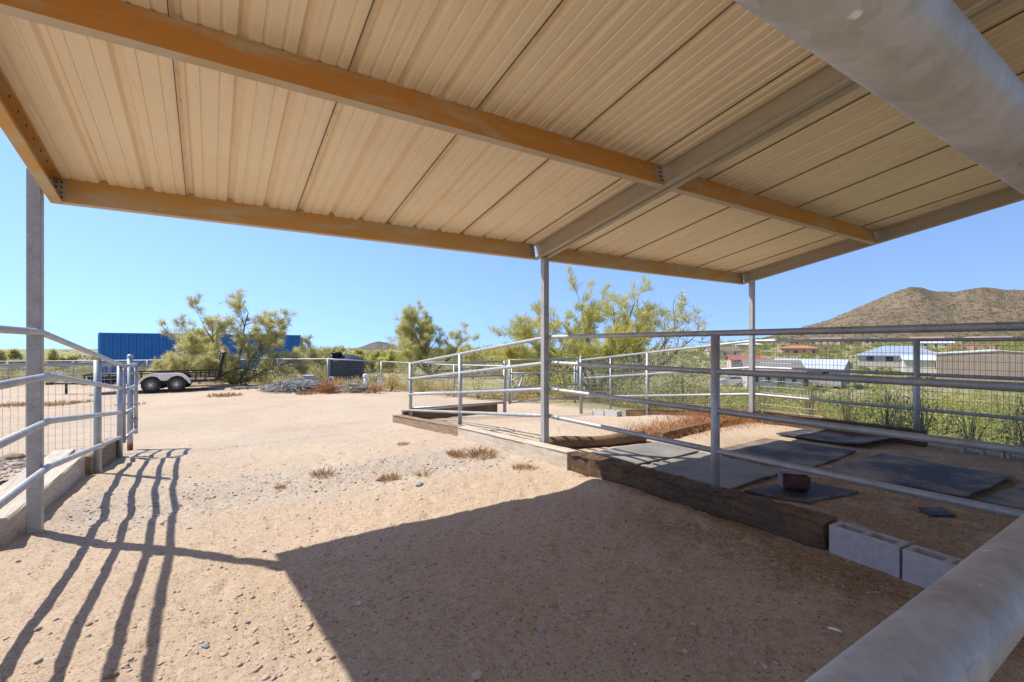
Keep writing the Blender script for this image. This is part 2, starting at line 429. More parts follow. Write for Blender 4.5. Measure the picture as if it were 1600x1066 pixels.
M['rock_blue'] = simple('blue_grey_rock', (.28, .31, .32), (.21, .235, .25), 25, .9, bump=.004, bscale=60)
M['cactus'] = simple('saguaro_skin', (.075, .09, .04), (.05, .06, .03), 3, .85)

# ------------------------------------------------------------------ land
def make_ground():
    az0 = math.degrees(math.atan2(SA, CA))
    A = np.concatenate([np.arange(-52, 52, .26), np.arange(52, 308, 4.0)]) + az0
    r = [.25]
    while r[-1] < 12: r.append(r[-1]*1.0125)
    while r[-1] < 60: r.append(r[-1]*1.02)
    while r[-1] < 9000: r.append(r[-1]*1.05)
    r = np.array(r); a = np.radians(A)
    X = r[:, None]*np.sin(a)[None]; Y = r[:, None]*np.cos(a)[None]
    Z = gz(X, Y, True)
    nr, na = X.shape
    co = np.stack([X, Y, Z], -1).reshape(-1, 3)
    i = np.arange(nr-1)[:, None]; k = np.arange(na)[None]
    k2 = (k+1) % na
    q = np.stack([i*na+k, (i+1)*na+k, (i+1)*na+k2, i*na+k2], -1).reshape(-1, 4)
    co = np.vstack([co, [[0, 0, 0]]]); c = len(co)-1
    tri = np.stack([np.full(na, c), np.arange(na), (np.arange(na)+1) % na], -1)
    me = bpy.data.meshes.new('ground')
    me.vertices.add(len(co)); me.vertices.foreach_set('co', co.astype(np.float32).ravel())
    loops = np.concatenate([q.ravel(), tri.ravel()]).astype(np.int32)
    me.loops.add(len(loops)); me.loops.foreach_set('vertex_index', loops)
    ls = np.concatenate([np.arange(len(q))*4, len(q)*4 + np.arange(na)*3]).astype(np.int32)
    me.polygons.add(len(ls)); me.polygons.foreach_set('loop_start', ls)
    me.update(calc_edges=True)
    me.polygons.foreach_set('use_smooth', np.ones(len(ls), bool))
    x, y = co[:, 0], co[:, 1]; rho = np.hypot(x, y)
    aisle = sst(-1.2, -.9, x)*(1 - sst(3.2, 3.45, x))
    nz = perlin(x/.7, y/.7, 21)
    gr = np.clip(np.exp(-((y - 5.25 + nz*.25)/.75)**4)*aisle + .75*sst(-1.5, -1.9, x)*sst(5.2, 6.2, y)*(1 - sst(9, 10, y))
                 + .45*np.exp(-((y - 8.9 - .10*x + nz*.3)/1.1)**4)*(1 - sst(2.8, 3.3, x)) + .35*np.exp(-((y - 13.3 - .10*x + nz*.4)/1.2)**4) + .5*np.exp(-((x - .1)/.45)**2)*np.exp(-((y - 2.0)/.5)**2), 0, 1)
    li = np.clip(sst(3.4, 3.6, x)*(1 - sst(8.3, 8.5, x))*(1 - sst(3.0, 4.4, y + nz*.4)) + .9*np.exp(-((x - 3.3 + nz*.15)/.4)**2)*(1 - sst(2.6, 3.4, y))
                 + .30*sst(.2, 2.2, x)*(1 - sst(2.6, 3.4, y)), 0, 1)
    th = np.degrees(np.arctan2(x, y))
    fw = SA*x + CA*y; uu = 800 + 735*(CA*x - SA*y)/np.maximum(fw, .1)
    fl = np.interp(uu, [-120, 596, 640, 800, 1010], [31, 21.2, 20.2, 15.5, 13.6])
    wd = np.clip(sst(-.5, .6, fw - fl + perlin(x/1.3, y/1.3, 23)*.8) + sst(8.7, 9.4, x) + sst(30, 40, rho), 0, 1)
    wd = np.where((y < -3), 1*sst(-3, -6, y), wd)
    col = np.stack([gr, li, wd, np.ones_like(gr)], -1).astype(np.float32)
    at_ = me.attributes.new('zone', 'FLOAT_COLOR', 'POINT'); at_.data.foreach_set('color', col.ravel())
    o = link('ground', me, M['ground']); tag(o, kind='structure')
make_ground()

# the stony mountain beyond the valley
def make_mountain():
    us = np.arange(1130, 2300, 4.0)
    vr = np.interp(us, [1130, 1200, 1240, 1300, 1350, 1400, 1420, 1440, 1465, 1490, 1510, 1535, 1570, 1600, 1680, 1800, 2000, 2300],
                       [537, 527, 514, 498, 477, 457, 448.5, 447.5, 454, 456, 450.5, 448, 452, 451, 462, 470, 485, 520])
    D = 900.
    ds = np.concatenate([np.linspace(430, 900, 110), np.linspace(910, 1500, 24)])
    zr = 1.4 + (538 - vr)/735*D
    t = (us - 800)/735
    V = np.zeros((len(ds), len(us), 3))
    for i, d in enumerate(ds):
        X = (CA*t + SA)*d; Y = (-SA*t + CA)*d
        b = np.interp(d, [430, 900, 1500], [.2, 5, 5])
        if d <= 900:
            s = (d - 430)/470; k = .10*s + .90*s**1.7
        else:
            s = (d - 900)/600; k = 1 - s**1.1
        n = perlin(X/70, Y/70, 31)*9 + perlin(X/28, Y/28, 32)*4 + perlin(X/11, Y/11, 33)*1.5
        h = b + (zr - b)*k
        am = np.clip((zr - b)/40, 0, 1)*min(1, max(0, (d - 430)/150))
        V[i, :, 0] = X; V[i, :, 1] = Y; V[i, :, 2] = h + n*am*(1.0 if d < 850 else .45) - (6 if d > 1490 else 0) - (3 if i == 0 else 0)
    n, m = len(ds), len(us)
    i = np.arange(n-1)[:, None]; k = np.arange(m-1)[None]
    q = np.stack([i*m+k, i*m+k+1, (i+1)*m+k+1, (i+1)*m+k], -1).reshape(-1, 4)
    me = bpy.data.meshes.new('mountain'); me.from_pydata(V.reshape(-1, 3).tolist(), [], q.tolist())
    me.polygons.foreach_set('use_smooth', [True]*len(q)); me.update()
    mt = NT('stony_mountainside')
    c = mt.mix(mt.ramp(mt.noise(.012, 6, .65), .35, .65), (.375, .275, .195), (.29, .215, .15))
    c = mt.mix(mt.mul(mt.ramp(mt.noise(.05, 4, .7), .45, .65), .6), c, (.16, .145, .07))
    c = mt.mix(mt.mul(mt.ramp(mt.noise(.20, 4, .75), .51, .62), .7), c, (.085, .085, .045))
    c = mt.mix(mt.mul(mt.ramp(mt.noise(.19, 3, .7), .60, .68), .7), c, (.36, .275, .20))
    mt.color(c).rough(1); mt.b.inputs['Specular IOR Level'].default_value = 0
    mt.bump(mt.noise(.10, 6, .8), 9, 1)
    tag(link('mountain', me, mt.m), kind='structure')
    return V
MT = make_mountain()

def far_hill(us, vs, d, name='hills'):
    mb = MB(); n = len(us); rows = []
    for k, (dd, kk) in enumerate(((d*.80, .2), (d*.91, .72), (d, 1), (d*1.15, 0))):
        for u, v in zip(us, vs):
            x, y = at(u, dd); z = -75 + (zof(v, d) + 75)*kk*(1 + .06*math.sin(u*.31 + k*2) if k == 1 else 1)
            rows.append((x, y, z))
    fs = [(k*n+i, k*n+i+1, (k+1)*n+i+1, (k+1)*n+i) for k in range(3) for i in range(n-1)]
    mb.add(rows, fs, True)
    tag(obj(name, mb, HILL), kind='structure')
HILL = simple('far_hill_rock', (.17, .14, .135), (.12, .10, .10), .003, 1, spec=0)  # distance haze put into the greyish purple hill colour
def ridge(ctrl, step=3, amp=.6):
    us = np.arange(ctrl[0][0], ctrl[-1][0]+1, step); vs = np.interp(us, [c[0] for c in ctrl], [c[1] for c in ctrl])
    return us, vs + perlin(us/9, us*0, 41)*amp
far_hill(*ridge([(500, 552), (530, 549), (548, 546), (565, 542), (580, 536), (592, 533.5), (604, 535), (611, 538.5), (625, 541), (640, 543), (700, 546), (760, 545), (860, 548), (900, 552)]), 3200)
far_hill(*ridge([(-120, 548), (60, 552), (90, 551), (103, 547.5), (112, 550), (125, 549), (138, 547), (150, 550), (190, 552), (240, 553)]), 3600)

# ------------------------------------------------------------------ shade shelter
SL = .18
LN = math.hypot(1, SL); DN = Vector((0, -1, SL)).normalized(); UP = Vector((0, SL, 1)).normalized(); XA = Vector((1, 0, 0))
def zb(y): return 2.485 + SL*(4.9 - y)
DEP = .195
shelter = thing('shade_shelter', 'open metal shade shelter with tan ribbed roof, rusty purlins and square posts', 'shelter', (3.57, 4.85, 0.1))
def channel(name, mat, O, L, opening, depth=DEP, w=.064, lip=.018, t=.004, up=UP):
    a, b = opening, up
    poly = [(0, 0), (w, 0), (w, lip), (w-t, lip), (w-t, t), (t, t), (t, depth-t), (w-t, depth-t), (w-t, depth-lip), (w, depth-lip), (w, depth), (0, depth)]
    return MB().prism(poly, a, b, O, L)
RX = (-1.03, 3.57, 8.13)
Yf, Yr = 4.93, -4.98  # rear end lies unseen, extended backwards to deepen the foreground shade
# rafters: a single channel at each end, a double one in the middle
rl = (Yf - Yr)*LN
for i, x in enumerate(RX):
    O = Vector((x, Yf, zb(Yf)))
    if i == 0: m = channel('rafter', None, O, DN*rl, XA, DEP, .07)
    elif i == 2: m = channel('rafter', None, O, DN*rl, -XA, DEP, .0645)
    else:
        m = channel('rafter', None, O - XA*.024, DN*rl, -XA, DEP+.004, .055)
        m2 = channel('rafter', None, O + XA*.024, DN*rl, XA, DEP+.004, .055)
        m.add(m2.v, m2.f)
        m.prism([(-.022, .05), (.022, .05), (.022, .06), (-.022, .06)], XA, UP, O + DN*.02, DN*(rl-.04))
    obj('rafter', m, M['eave'] if i == 0 else M['rafter'], shelter)
# purlins between the rafters
PY = (4.895, 2.87, .93, -1.03, -3.0, -4.95)
for j, y in enumerate(PY):
    for x0, x1 in ((RX[0]+.004, RX[1]-.081), (RX[1]+.081, RX[2]-.066 if j else RX[2]-.03)):
        xs = x0 + (.004 if x0 < 0 else 0)
        O = Vector((xs, y, zb(y) + .004)); L = XA*(x1 - xs)
        m = channel('purlin', None, O, L, -DN if j else DN, DEP-.006, .062)
        # web towards the camera for the inner rows, channel mouth for the eave
        if j == 0: m = channel('purlin', None, O, L, -DN, DEP+.022, .05)
        p = obj('purlin', m, M['eave'] if j == 0 else M['purlin'], shelter)
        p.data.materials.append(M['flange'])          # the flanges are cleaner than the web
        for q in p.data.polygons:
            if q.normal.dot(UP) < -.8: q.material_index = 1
        for xe, sg in ((xs, 1), (x1, -1)):
            if j == 0 or (xe < RX[1] + .1):
                c = MB(); bl = []
                Oc = Vector((xe, y, zb(y) + .004)) + DN*.0065
                c.prism([(.0, .012), (sg*.085, .012), (sg*.085, DEP-.02), (.0, DEP-.02)], XA, UP, Oc - DN*.006, DN*.006)
                for a in (.028, .06):
                    for b in (.035, .072, .115, .155):
                        q = Oc + XA*sg*a + UP*b
                        bl.append(MB().tube(q - DN*.001, q + DN*.009, .0065, n=6))
                cp = obj('clip_plate', c, M['rafter'], p)
                for b_ in bl: obj('bolt', b_, M['bolt'], cp)
# roof sheets
def sheet_profile():
    P = 0.29; pts = []
    def rib(c):
        return [(c-.033, 0), (c-.014, .031), (c+.014, .031), (c+.033, 0)]
    def minor(c):
        return [(c-.013, 0), (c-.008, .0075), (c+.008, .0075), (c+.013, 0)]
    pts.append((-.034, -.009))
    pts += rib(0)
    for k in range(3):
        pts += minor(k*P + P/3) + minor(k*P + 2*P/3)
        if k < 2: pts += rib((k+1)*P)
    pts += [(3*P-.033, 0), (3*P-.016, .027), (3*P+.012, .0275)]
    return pts
SP = sheet_profile()
x = RX[0] + .020
nsh = 0
while x < RX[2] - .02:
    prof = [(a, b) for a, b in SP if x + a < RX[2] + .05]
    poly = prof + [(a, b + .0014) for a, b in reversed(prof)]
    z0 = zb(Yf) + DEP + .003
    jit = random.uniform(-.012, .012)
    O = Vector((x, Yf + .04 + jit, zb(Yf + .04 + jit) + DEP + .006)); L = DN*((Yf - Yr)*LN + .1)
    m = MB().prism(poly, XA, UP, O, L)
    for yy in PY[:3]:
        for kk in (.52, -.62, -.95, -1.25):
            y2 = yy - .05 + kk
            q = Vector((x - .018, y2, zb(y2) + DEP + .004))
            m.tube(q + UP*.012, q - UP*.012, .0035, n=5)
    sh = obj('roof_sheet', m, M['sheet'], shelter)
    if nsh: obj('lap_seal', MB().box((0, 0, 0), (1, 1, 1), Matrix.Translation(O + XA*-.0385 + UP*-.0105)@Matrix((XA*.0032, L, UP*.0105)).transposed().to_4x4()), M['lap'], sh)  # dark strip stands in for the shaded gap at each lap
    x += .87; nsh += 1
# screws along the left rafter's top flange hang down as small dark points
for k in range(16):
    y = 4.8 - k*.15; q = Vector((RX[0] + .04, y, zb(y) + DEP - .004)); obj('screw', MB().tube(q, q - UP*.016, .003, n=5), M['bolt'], shelter)
# square posts
def post_sq(x, y, zt, zbm, h=.040):
    m = MB().box((x-h, y-h, zbm), (x+h, y+h, zt), bev=.006)
    obj('post', m, M['tube_post'], shelter)
post_sq(-1.085, 4.80, zb(4.86)+.19, g(-1.085, 4.8)-.25)
post_sq(3.57, 4.80, zb(4.86)+.0, g(3.57, 4.8)-.25)
post_sq(8.19, 4.79, zb(4.86)+.18, g(8.16, 4.8)-.25)
for x in RX: post_sq(x, -4.7, zb(-4.65)-.002, -.25)  # unseen rear posts carrying the added roof
for x in RX[::2]: post_sq(x - .06 if x < 0 else x + .06, .0, zb(.05)+.15, -.25)

# ------------------------------------------------------------------ pipe fences
RAILZ = (1.49, 1.165, .83, .49)
def drop(y): return -.104*max(0., y - 4.8)
def rail_path(x, ys, z0): return [(x, y, z0 + drop(y)) for y in ys]
def mesh_panel(p00, p10, h_lo, h_hi, du=.052, dv=.104, r=.003, dz0=0, dz1=0):
    # welded wire between two ground points, bottom/top heights, end drop dz
    a = Vector(p00); b = Vector(p10); L = (b - a).length; m = MB(); n = max(1, int(L/du))
    nrm = vn((b-a).cross(Vector((0, 0, 1))))*r
    for i in range(n+1):
        t = i/n; q = a.lerp(b, t); z = dz0 + (dz1-dz0)*t; m.tube((q.x, q.y, h_lo + z), (q.x, q.y, h_hi + z), r, n=3, caps=False)
    k = int((h_hi - h_lo)/dv)
    for j in range(k+1):
        zz = h_lo + j*dv
        m.tube((a.x + nrm.x, a.y + nrm.y, zz + dz0), (b.x + nrm.x, b.y + nrm.y, zz + dz1), r, n=3, caps=False)
    return m
def post(par, x, y, zt, r=.036, mat='pipe', cap=False):
    m = MB(); m.tube((x, y, g(x, y)-.2), (x, y, zt), r, n=20)
    if cap: m.lathe([(r*1.12, 0), (r*1.12, .02), (r*.8, .045), (.002, .055)], (x, y, zt), 20)
    return obj('post', m, M[mat], par)
def rail(par, pts, r=.0245, mat='pipe', n=20, collars=()):
    m = MB(); m.path(pts, r, n)
    return obj('rail', m, M[mat], par)

lf = thing('pipe_fence', 'galvanized four rail pipe fence along the bleached planks on the left', 'fence', (-1.06, 4.8, 0), group='pipe rail fences')
for k, z in enumerate(RAILZ):
    xo = -1.06 if k == 0 else -1.012
    rail(lf, [(xo, .16, z), (xo, 4.78, z), (xo, 4.86, z - .006), (-1.05, 8.43, z + drop(8.43))])
post(lf, -1.075, 7.0, 1.45 + drop(7.0), .036)
post(lf, -1.06, 8.43, 1.475 + drop(8.43), .033)
post(lf, -1.1, 2.4, 1.48, .036)

lg = thing('pipe_gate', 'short galvanized pipe gate with chain at the end of the left fence', 'gate', (-1.02, 8.5, -.1))
for z in (1.085, .75, .42, .07):
    obj('rail', MB().tube((-1.02, 8.47, z), (-.985, 9.36, z + .004), .0235, n=16), M['pipe'], lg)
obj('upright', MB().tube((-.985, 9.385, .0), (-.985, 9.385, 1.13), .0265, n=16), M['pipe'], lg)
obj('upright', MB().tube((-1.022, 8.50, .02), (-1.022, 8.50, 1.1), .02, n=16), M['pipe'], lg)
for z in (.92, .18):
    obj('hinge', MB().box((-1.06, 9.34, z), (-.96, 9.43, z+.06), bev=.008), M['pipe_dark'], lg)
ch = MB()
for k in range(26):
    a = math.pi*(k/25*1.9 - .95); c = Vector((-1.05 + .075*math.sin(a), 8.44 + .03*math.sin(2*a), .80 - .09*math.cos(a)))
    e = Vector((math.cos(a), 0, math.sin(a))); f = Vector((0, 1, 0)) if k % 2 else Vector((-math.sin(a), 0, math.cos(a)))
    ch.path([c + e*.015*math.cos(q) + f*.009*math.sin(q) for q in [i*math.pi/4 for i in range(9)]], .0028, 5, False)
obj('chain', ch, M['pipe_dark'], lg)

le = thing('pipe_fence', 'wire mesh fence with one rail across the far end of the left pen, rusty foot', 'fence', (-1.08, 9.4, -.28), group='pipe rail fences')
m = MB(); m.tube((-1.06, 9.42, -.5), (-1.06, 9.42, 1.19), .038, n=20); m.lathe([(.043, 0), (.043, .02), (.03, .045), (.002, .055)], (-1.06, 9.42, 1.19), 20)
obj('post', m, M['rust_pipe'], le)
rail(le, [(-5.6, 9.42, 1.10), (-1.06, 9.42, 1.10)], .024)
post(le, -3.3, 9.42, 1.08, .033); post(le, -5.6, 9.42, 1.12, .036)
obj('wire_mesh', mesh_panel((-5.6, 9.45, 0), (-1.06, 9.45, 0), -.24, 1.08, .078, .1, .0024), M['wire'], le)

rf = thing('pipe_fence', 'galvanized four rail pipe fence in front of the matted pen on the right', 'fence', (3.62, 4.8, 0.1), group='pipe rail fences')
for k, z in enumerate(RAILZ):
    rail(rf, [(3.62, .13, z + .006), (3.62, 4.77, z), (3.615, 4.86, z - .008), (3.60, 9.62, z + drop(9.62))])
post(rf, 3.62, 2.44, RAILZ[0]-.01, .036)
for z in RAILZ[1:]:
    for yy in (2.40, 2.48): obj('weld', MB().path([(3.62, yy - .004, z + .006), (3.62, yy, z + .006), (3.62, yy + .004, z + .006)], [.0255, .0285, .0255], 18, False), M['pipe_dark'], rf)
post(rf, 3.61, 7.28, RAILZ[0] + drop(7.28)-.01, .034)
m = post(rf, 3.60, 9.64, RAILZ[0] + drop(9.64)-.005, .036)
for z in RAILZ[1:]: obj('clamp', MB().tube((3.60, 9.64, z + drop(9.64) - .025), (3.60, 9.64, z + drop(9.64) + .025), .042, n=18), M['pipe_dark'], m)
for z in RAILZ[1:]: obj('coupling', MB().tube((3.62, 4.70, z), (3.62, 4.55, z), .0275, n=18), M['pipe_dark'], rf)

ef = thing('pipe_fence', 'four rail pipe fence across the far end of the right pen up to its gate', 'fence', (4.7, 9.64, -.1), group='pipe rail fences')
for k, z in enumerate((.985, .66, .33, -.015 + .03)):
    rail(ef, [(3.63, 9.64, z + .01), (5.84, 9.5, z)], .022, 'pipe_dark')
post(ef, 5.87, 9.48, 1.0, .04, 'pipe_dark')
eg = thing('pipe_gate', 'wide four bar pipe gate with diagonal brace at the right pen far end', 'gate', (7, 9.45, -.1))
for z in (1.02, .70, .36, .02):
    obj('rail', MB().tube((6.0, 9.46, z), (8.06, 9.42, z), .0215, n=14), M['pipe_dark'], eg)
obj('upright', MB().tube((6.0, 9.46, -.02), (6.0, 9.46, 1.04), .03, n=16), M['pipe'], eg)
obj('upright', MB().tube((8.07, 9.42, -.02), (8.07, 9.42, 1.04), .03, n=16), M['pipe_dark'], eg)
obj('brace', MB().tube((6.03, 9.50, .50), (6.5, 9.6, .66), .02, n=10), M['pipe'], eg); obj('brace', MB().tube((6.5, 9.6, .66), (6.12, 9.5, -.0), .022, n=10), M['pipe'], eg)

mf = thing('mesh_fence', 'wire mesh and pipe fence along the far right side of the pen overlooking the valley', 'fence', (8.2, 4.8, 0), group='pipe rail fences')
for z in (1.46, .985, .505):
    rail(mf, [(8.2, .1, z), (8.2, 4.79, z), (8.195, 4.86, z - .01), (8.19, 9.4, z + drop(9.4))], .0235, 'pipe')
post(mf, 8.2, 2.45, 1.45, .036); post(mf, 8.2, 7.2, 1.45 + drop(7.2), .033); post(mf, 8.19, 9.42, 1.04, .042, 'pipe_dark', True); post(mf, 8.2, 8.35, 1.45 + drop(8.35), .02)
mm = mesh_panel((8.235, .1, 0), (8.235, 4.8, 0), .03, 1.47); m2 = mesh_panel((8.235, 4.8, 0), (8.225, 9.4, 0), .0, 1.47, dz1=drop(9.4)); mm.add(m2.v, m2.f)
obj('wire_mesh', mm, M['wire'], mf)

nf = thing('pipe_fence', 'thick galvanized rails of the rear fence crossing the right edge close to the viewer', 'fence', (3.6, .104, 0), group='pipe rail fences')
for z in (1.568, 1.211, .86, .50):
    obj('rail', MB().path([(-1.02, .104, z), (3.5, .104, z), (8.15, .104, z)], .0242, 64), M['pipe_near'], nf)
post(nf, 8.17, .104, 1.55, .036); post(nf, -1.06, .104, 1.55, .036)

# far perimeter fence
def perimeter(pts, step, label, top=1.22):
    f = thing('mesh_fence', label, 'fence', (*at(*pts[0]), g(*at(*pts[0]))), group='pipe rail fences')
    mm = MB(); tops = []
    for (u0, d0), (u1, d1) in zip(pts[:-1], pts[1:]):
        a = Vector((*at(u0, d0), 0)); b = Vector((*at(u1, d1), 0)); n = max(1, round((b-a).length/step))
        for i in range(n):
            p = a.lerp(b, i/n); q = a.lerp(b, (i+1)/n); zp, zq = g(p.x, p.y), g(q.x, q.y)
            post(f, p.x, p.y, zp + top, .032)
            tops.append((p.x, p.y, zp + top))
            k = mesh_panel((p.x, p.y + .03, 0), (q.x, q.y + .03, 0), zp + .04, zp + top - .03, .1, .1, .0019, 0, zq - zp); mm.add(k.v, k.f)
    b = at(*pts[-1]); post(f, b[0], b[1], g(*b) + top, .04); tops.append((*b, g(*b) + top))
    rail(f, tops, .026); obj('wire_mesh', mm, M['wire'], f)
perimeter([(-120, 31), (596, 21.2)], 2.9, 'long pipe and wire mesh boundary fence behind the trailer and water tank')
perimeter([(596, 21.2), (640, 20.2), (800, 15.5), (1010, 13.6)], 2.6, 'pipe and wire mesh boundary fence running behind the right pen below the big tree')

# ------------------------------------------------------------------ timbers, blocks, mats
def timber(x0, y0, x1, y1, w, h, zc, mat, label, group, name='timber', nseg=14, rough=.006, end_drop=0, rz=None):
    # a worn beam from (x0,y0) to (x1,y1): left face on that line, w wide to its right
    a = Vector((x0, y0, 0)); b = Vector((x1, y1, 0)); d = vn(b-a); s = Vector((d.y, -d.x, 0)); n = nseg
    m = MB(); prof = [(0, 0), (w, 0), (w, h*.5), (w, h-.012), (w-.012, h), (w*.5, h), (.012, h), (0, h-.012), (0, h*.5)]
    k = len(prof); vs = []
    for i in range(n+1):
        t = i/n; c = a.lerp(b, t)
        for (pa, pb) in prof:
            z = zc[0] + (zc[1]-zc[0])*t + pb
            vs.append(c + s*(pa + random.uniform(-rough, rough)) + Vector((0, 0, z + random.uniform(-rough, rough))) + d*(random.uniform(-rough, rough) if i in (0, n) else 0))
    fs = [(i*k+j, (i+1)*k+j, (i+1)*k+(j+1) % k, i*k+(j+1) % k) for i in range(n) for j in range(k)]
    m.add(vs, fs, True); o = len(m.v) - len(vs)
    m.f += [tuple(o + j for j in range(k)), tuple(o + n*k + j for j in reversed(range(k)))]; m.sm += [False, False]
    me = obj(name, m, mat); bmn = me.data
    for p in bmn.polygons: p.use_smooth = False
    return tag(me, label, 'timber', group)
GT = 'timbers edging the pens'
timber(3.335, 4.02, 3.50, 1.54, -.20, .24, (-.05, -.05), M['tie'], 'dark rotten railroad tie from the bleached plank to the cinder blocks', GT, 'railroad_tie', 48, .012)
timber(3.30, 6.75, 3.325, 4.06, -.16, .23, (-.14, -.03), M['plank'], 'thick bleached plank at the foot of the middle post, largest on the right', GT, 'plank', 14, .004)
timber(3.31, 9.95, 3.31, 6.78, -.16, .23, (-.36, -.15), M['plank_brown'], 'weathered brown plank at the far corner of the right pen', GT, 'plank', 14, .005)
timber(3.5, 9.80, 5.75, 9.62, -.15, .22, (-.27, -.24), M['tie_x'], 'dark cross timber under the rails at the far end of the right pen', GT, 'timber', 12, .006)
timber(-1.34, 4.62, -1.34, 6.96, .165, .24, (-.04, -.07), M['plank'], 'bleached plank beside the left square post, nearest of the left planks', GT, 'plank', 12, .004)
timber(-1.57, 3.0, -1.57, 7.6, .20, .23, (-.05, -.09), M['plank'], 'bleached plank lying on the pen side of the left pair, split along its length', GT, 'plank', 12, .006)
timber(-1.29, 7.02, -1.24, 8.62, .15, .24, (-.10, -.16), M['plank_brown'], 'short brown plank near the chained gate at the left fence', GT, 'plank', 10, .005)
timber(8.12, 4.55, 8.12, 2.35, -.16, .22, (.0, .0), M['tie'], 'dark timber under the mesh fence behind the curled mat', GT, 'timber', 14, .006)
timber(8.20, 7.85, 8.17, 4.7, -.15, .24, (-.38, -.04), M['tie'], 'grey brown timber under the sloping mesh fence beside the orange weeds', GT, 'timber', 14, .006)
# log
m = MB(); pts = []; rad = []
for i in range(13):
    t = i/12; pts.append((3.66 + 1.5*t, 4.97 - .34*t + .015*math.sin(5*t), .075 + .012*math.sin(9*t))); rad.append(.085 + .008*math.sin(7*t + 1))
m.path(pts, rad, 14); tag(obj('log', m, M['tie_x']), 'round weathered log lying behind the middle post', 'log')
timber(5.5, 4.70, 8.0, 5.0, .14, .16, (-.04, -.06), M['tie_x'], 'half buried timber under the orange weeds between log and far post', GT, 'timber', 12, .01)

def cinder(loc, rz, label, mat, tilt=None, L=.395, W=.145, H=.19):
    # hollow block: outer shell with two square-cornered cells, open through the height
    m = MB(); t = .026
    xs = [-L/2, -L/2 + .034, -.016, .016, L/2 - .034, L/2]; ys = [-W/2, -W/2 + t, W/2 - t, W/2]
    cells = {(1, 1), (3, 1)}
    bev = .0
    idx = {}
    def vtx(i, j, k):
        if (i, j, k) not in idx: idx[(i, j, k)] = len(m.v); m.v.append((xs[i], ys[j], H if k else 0))
        return idx[(i, j, k)]
    for i in range(5):
        for j in range(3):
            if (i, j) in cells:
                m.f += [(vtx(i,j,0), vtx(i,j,1), vtx(i+1,j,1), vtx(i+1,j,0)), (vtx(i+1,j+1,0), vtx(i+1,j+1,1), vtx(i,j+1,1), vtx(i,j+1,0)),
                        (vtx(i,j+1,0), vtx(i,j+1,1), vtx(i,j,1), vtx(i,j,0)), (vtx(i+1,j,0), vtx(i+1,j,1), vtx(i+1,j+1,1), vtx(i+1,j+1,0))]
            else:
                m.f += [(vtx(i,j,1), vtx(i+1,j,1), vtx(i+1,j+1,1), vtx(i,j+1,1)), (vtx(i,j,0), vtx(i,j+1,0), vtx(i+1,j+1,0), vtx(i+1,j,0))]
    for i in range(5):
        m.f += [(vtx(i,0,0), vtx(i+1,0,0), vtx(i+1,0,1), vtx(i,0,1)), (vtx(i+1,3,0), vtx(i,3,0), vtx(i,3,1), vtx(i+1,3,1))]
    for j in range(3):
        m.f += [(vtx(0,j+1,0), vtx(0,j,0), vtx(0,j,1), vtx(0,j+1,1)), (vtx(5,j,0), vtx(5,j+1,0), vtx(5,j+1,1), vtx(5,j,1))]
    m.sm = [False]*len(m.f)
    o = obj('cinder_block', m, mat); o.location = loc; o.rotation_euler = (tilt or 0, 0, rz)
    b = o.modifiers.new('bevel', 'BEVEL'); b.width = .004; b.segments = 2; b.limit_method = 'ANGLE'
    return tag(o, label, 'block', 'cinder blocks')
cinder((3.565, 1.315, -.005), R(-94), 'grey cinder block butting against the rotten railroad tie', M['block'])
cinder((3.53, .905, -.012), R(-95), 'grey cinder block partly hidden behind the near lower pipe', M['block'])
cinder((3.50, .49, -.014), R(-94), 'grey cinder block at the end of the row behind the near pipe', M['block'])
cinder((8.13, 1.79, .03), R(90), 'cinder block on its side showing two open cells under the mesh fence', M['block'], R(90), H=.13, W=.19)
cinder((8.13, 1.38, .03), R(90), 'cinder block on its side at the right edge under the mesh fence', M['block'], R(90), H=.13, W=.19)
cinder((8.02, 8.52, -.39), R(92), 'pale cinder block at the far end of the pen near the gate post', M['block_pale'], W=.17)
cinder((8.05, 8.11, -.36), R(92), 'pale cinder block between another pale block and the grey timber', M['block_pale'], W=.17)

def rubber(corners, label, mat, seed, lift=.0, curl=0):
    n = 14; m = MB(); a, b, c, d = [Vector((*p, 0)) for p in corners]; t = .016; vs = []
    for lay in (1, 0):
        for i in range(n+1):
            for j in range(n+1):
                p = a.lerp(b, i/n).lerp(d.lerp(c, i/n), j/n)
                e = max(abs(i/n-.5), abs(j/n-.5))*2
                z = g(p.x, p.y) + .012 + lift + float(perlin(p.x*1.6 + seed, p.y*1.6, 51))*.014 + curl*max(0, j/n-.6)**2*3 + (t if lay else 0)
                vs.append((p.x + float(perlin(p.x*3, p.y*3, seed))*.012, p.y + float(perlin(p.x*3, p.y*3, seed+9))*.012, z))
    N = n+1; K = N*N; fs = []
    for i in range(n):
        for j in range(n):
            q = (i*N+j, (i+1)*N+j, (i+1)*N+j+1, i*N+j+1); fs += [tuple(reversed(q)), tuple(x + K for x in q)]
    per = [(i, 0) for i in range(n)] + [(n, j) for j in range(n)] + [(i, n) for i in range(n, 0, -1)] + [(0, j) for j in range(n, 0, -1)]
    for (i, j), (k, l) in zip(per, per[1:] + per[:1]): fs.append((i*N+j, k*N+l, k*N+l+K, i*N+j+K))
    m.add(vs, fs, False)
    return tag(obj('rubber_mat', m, mat), label, 'mat', 'rubber stall mats')
rubber([(4.04, 4.47), (5.24, 4.43), (5.24, 3.76), (4.10, 3.74)], 'dusty grey mat in full sun, closest to the log', M['grey_rubber'], 1)
rubber([(4.04, 3.65), (5.21, 3.69), (5.19, 2.66), (4.06, 2.63)], 'grey mat behind the round post, crossed by rail shadows', M['grey_rubber'], 2)
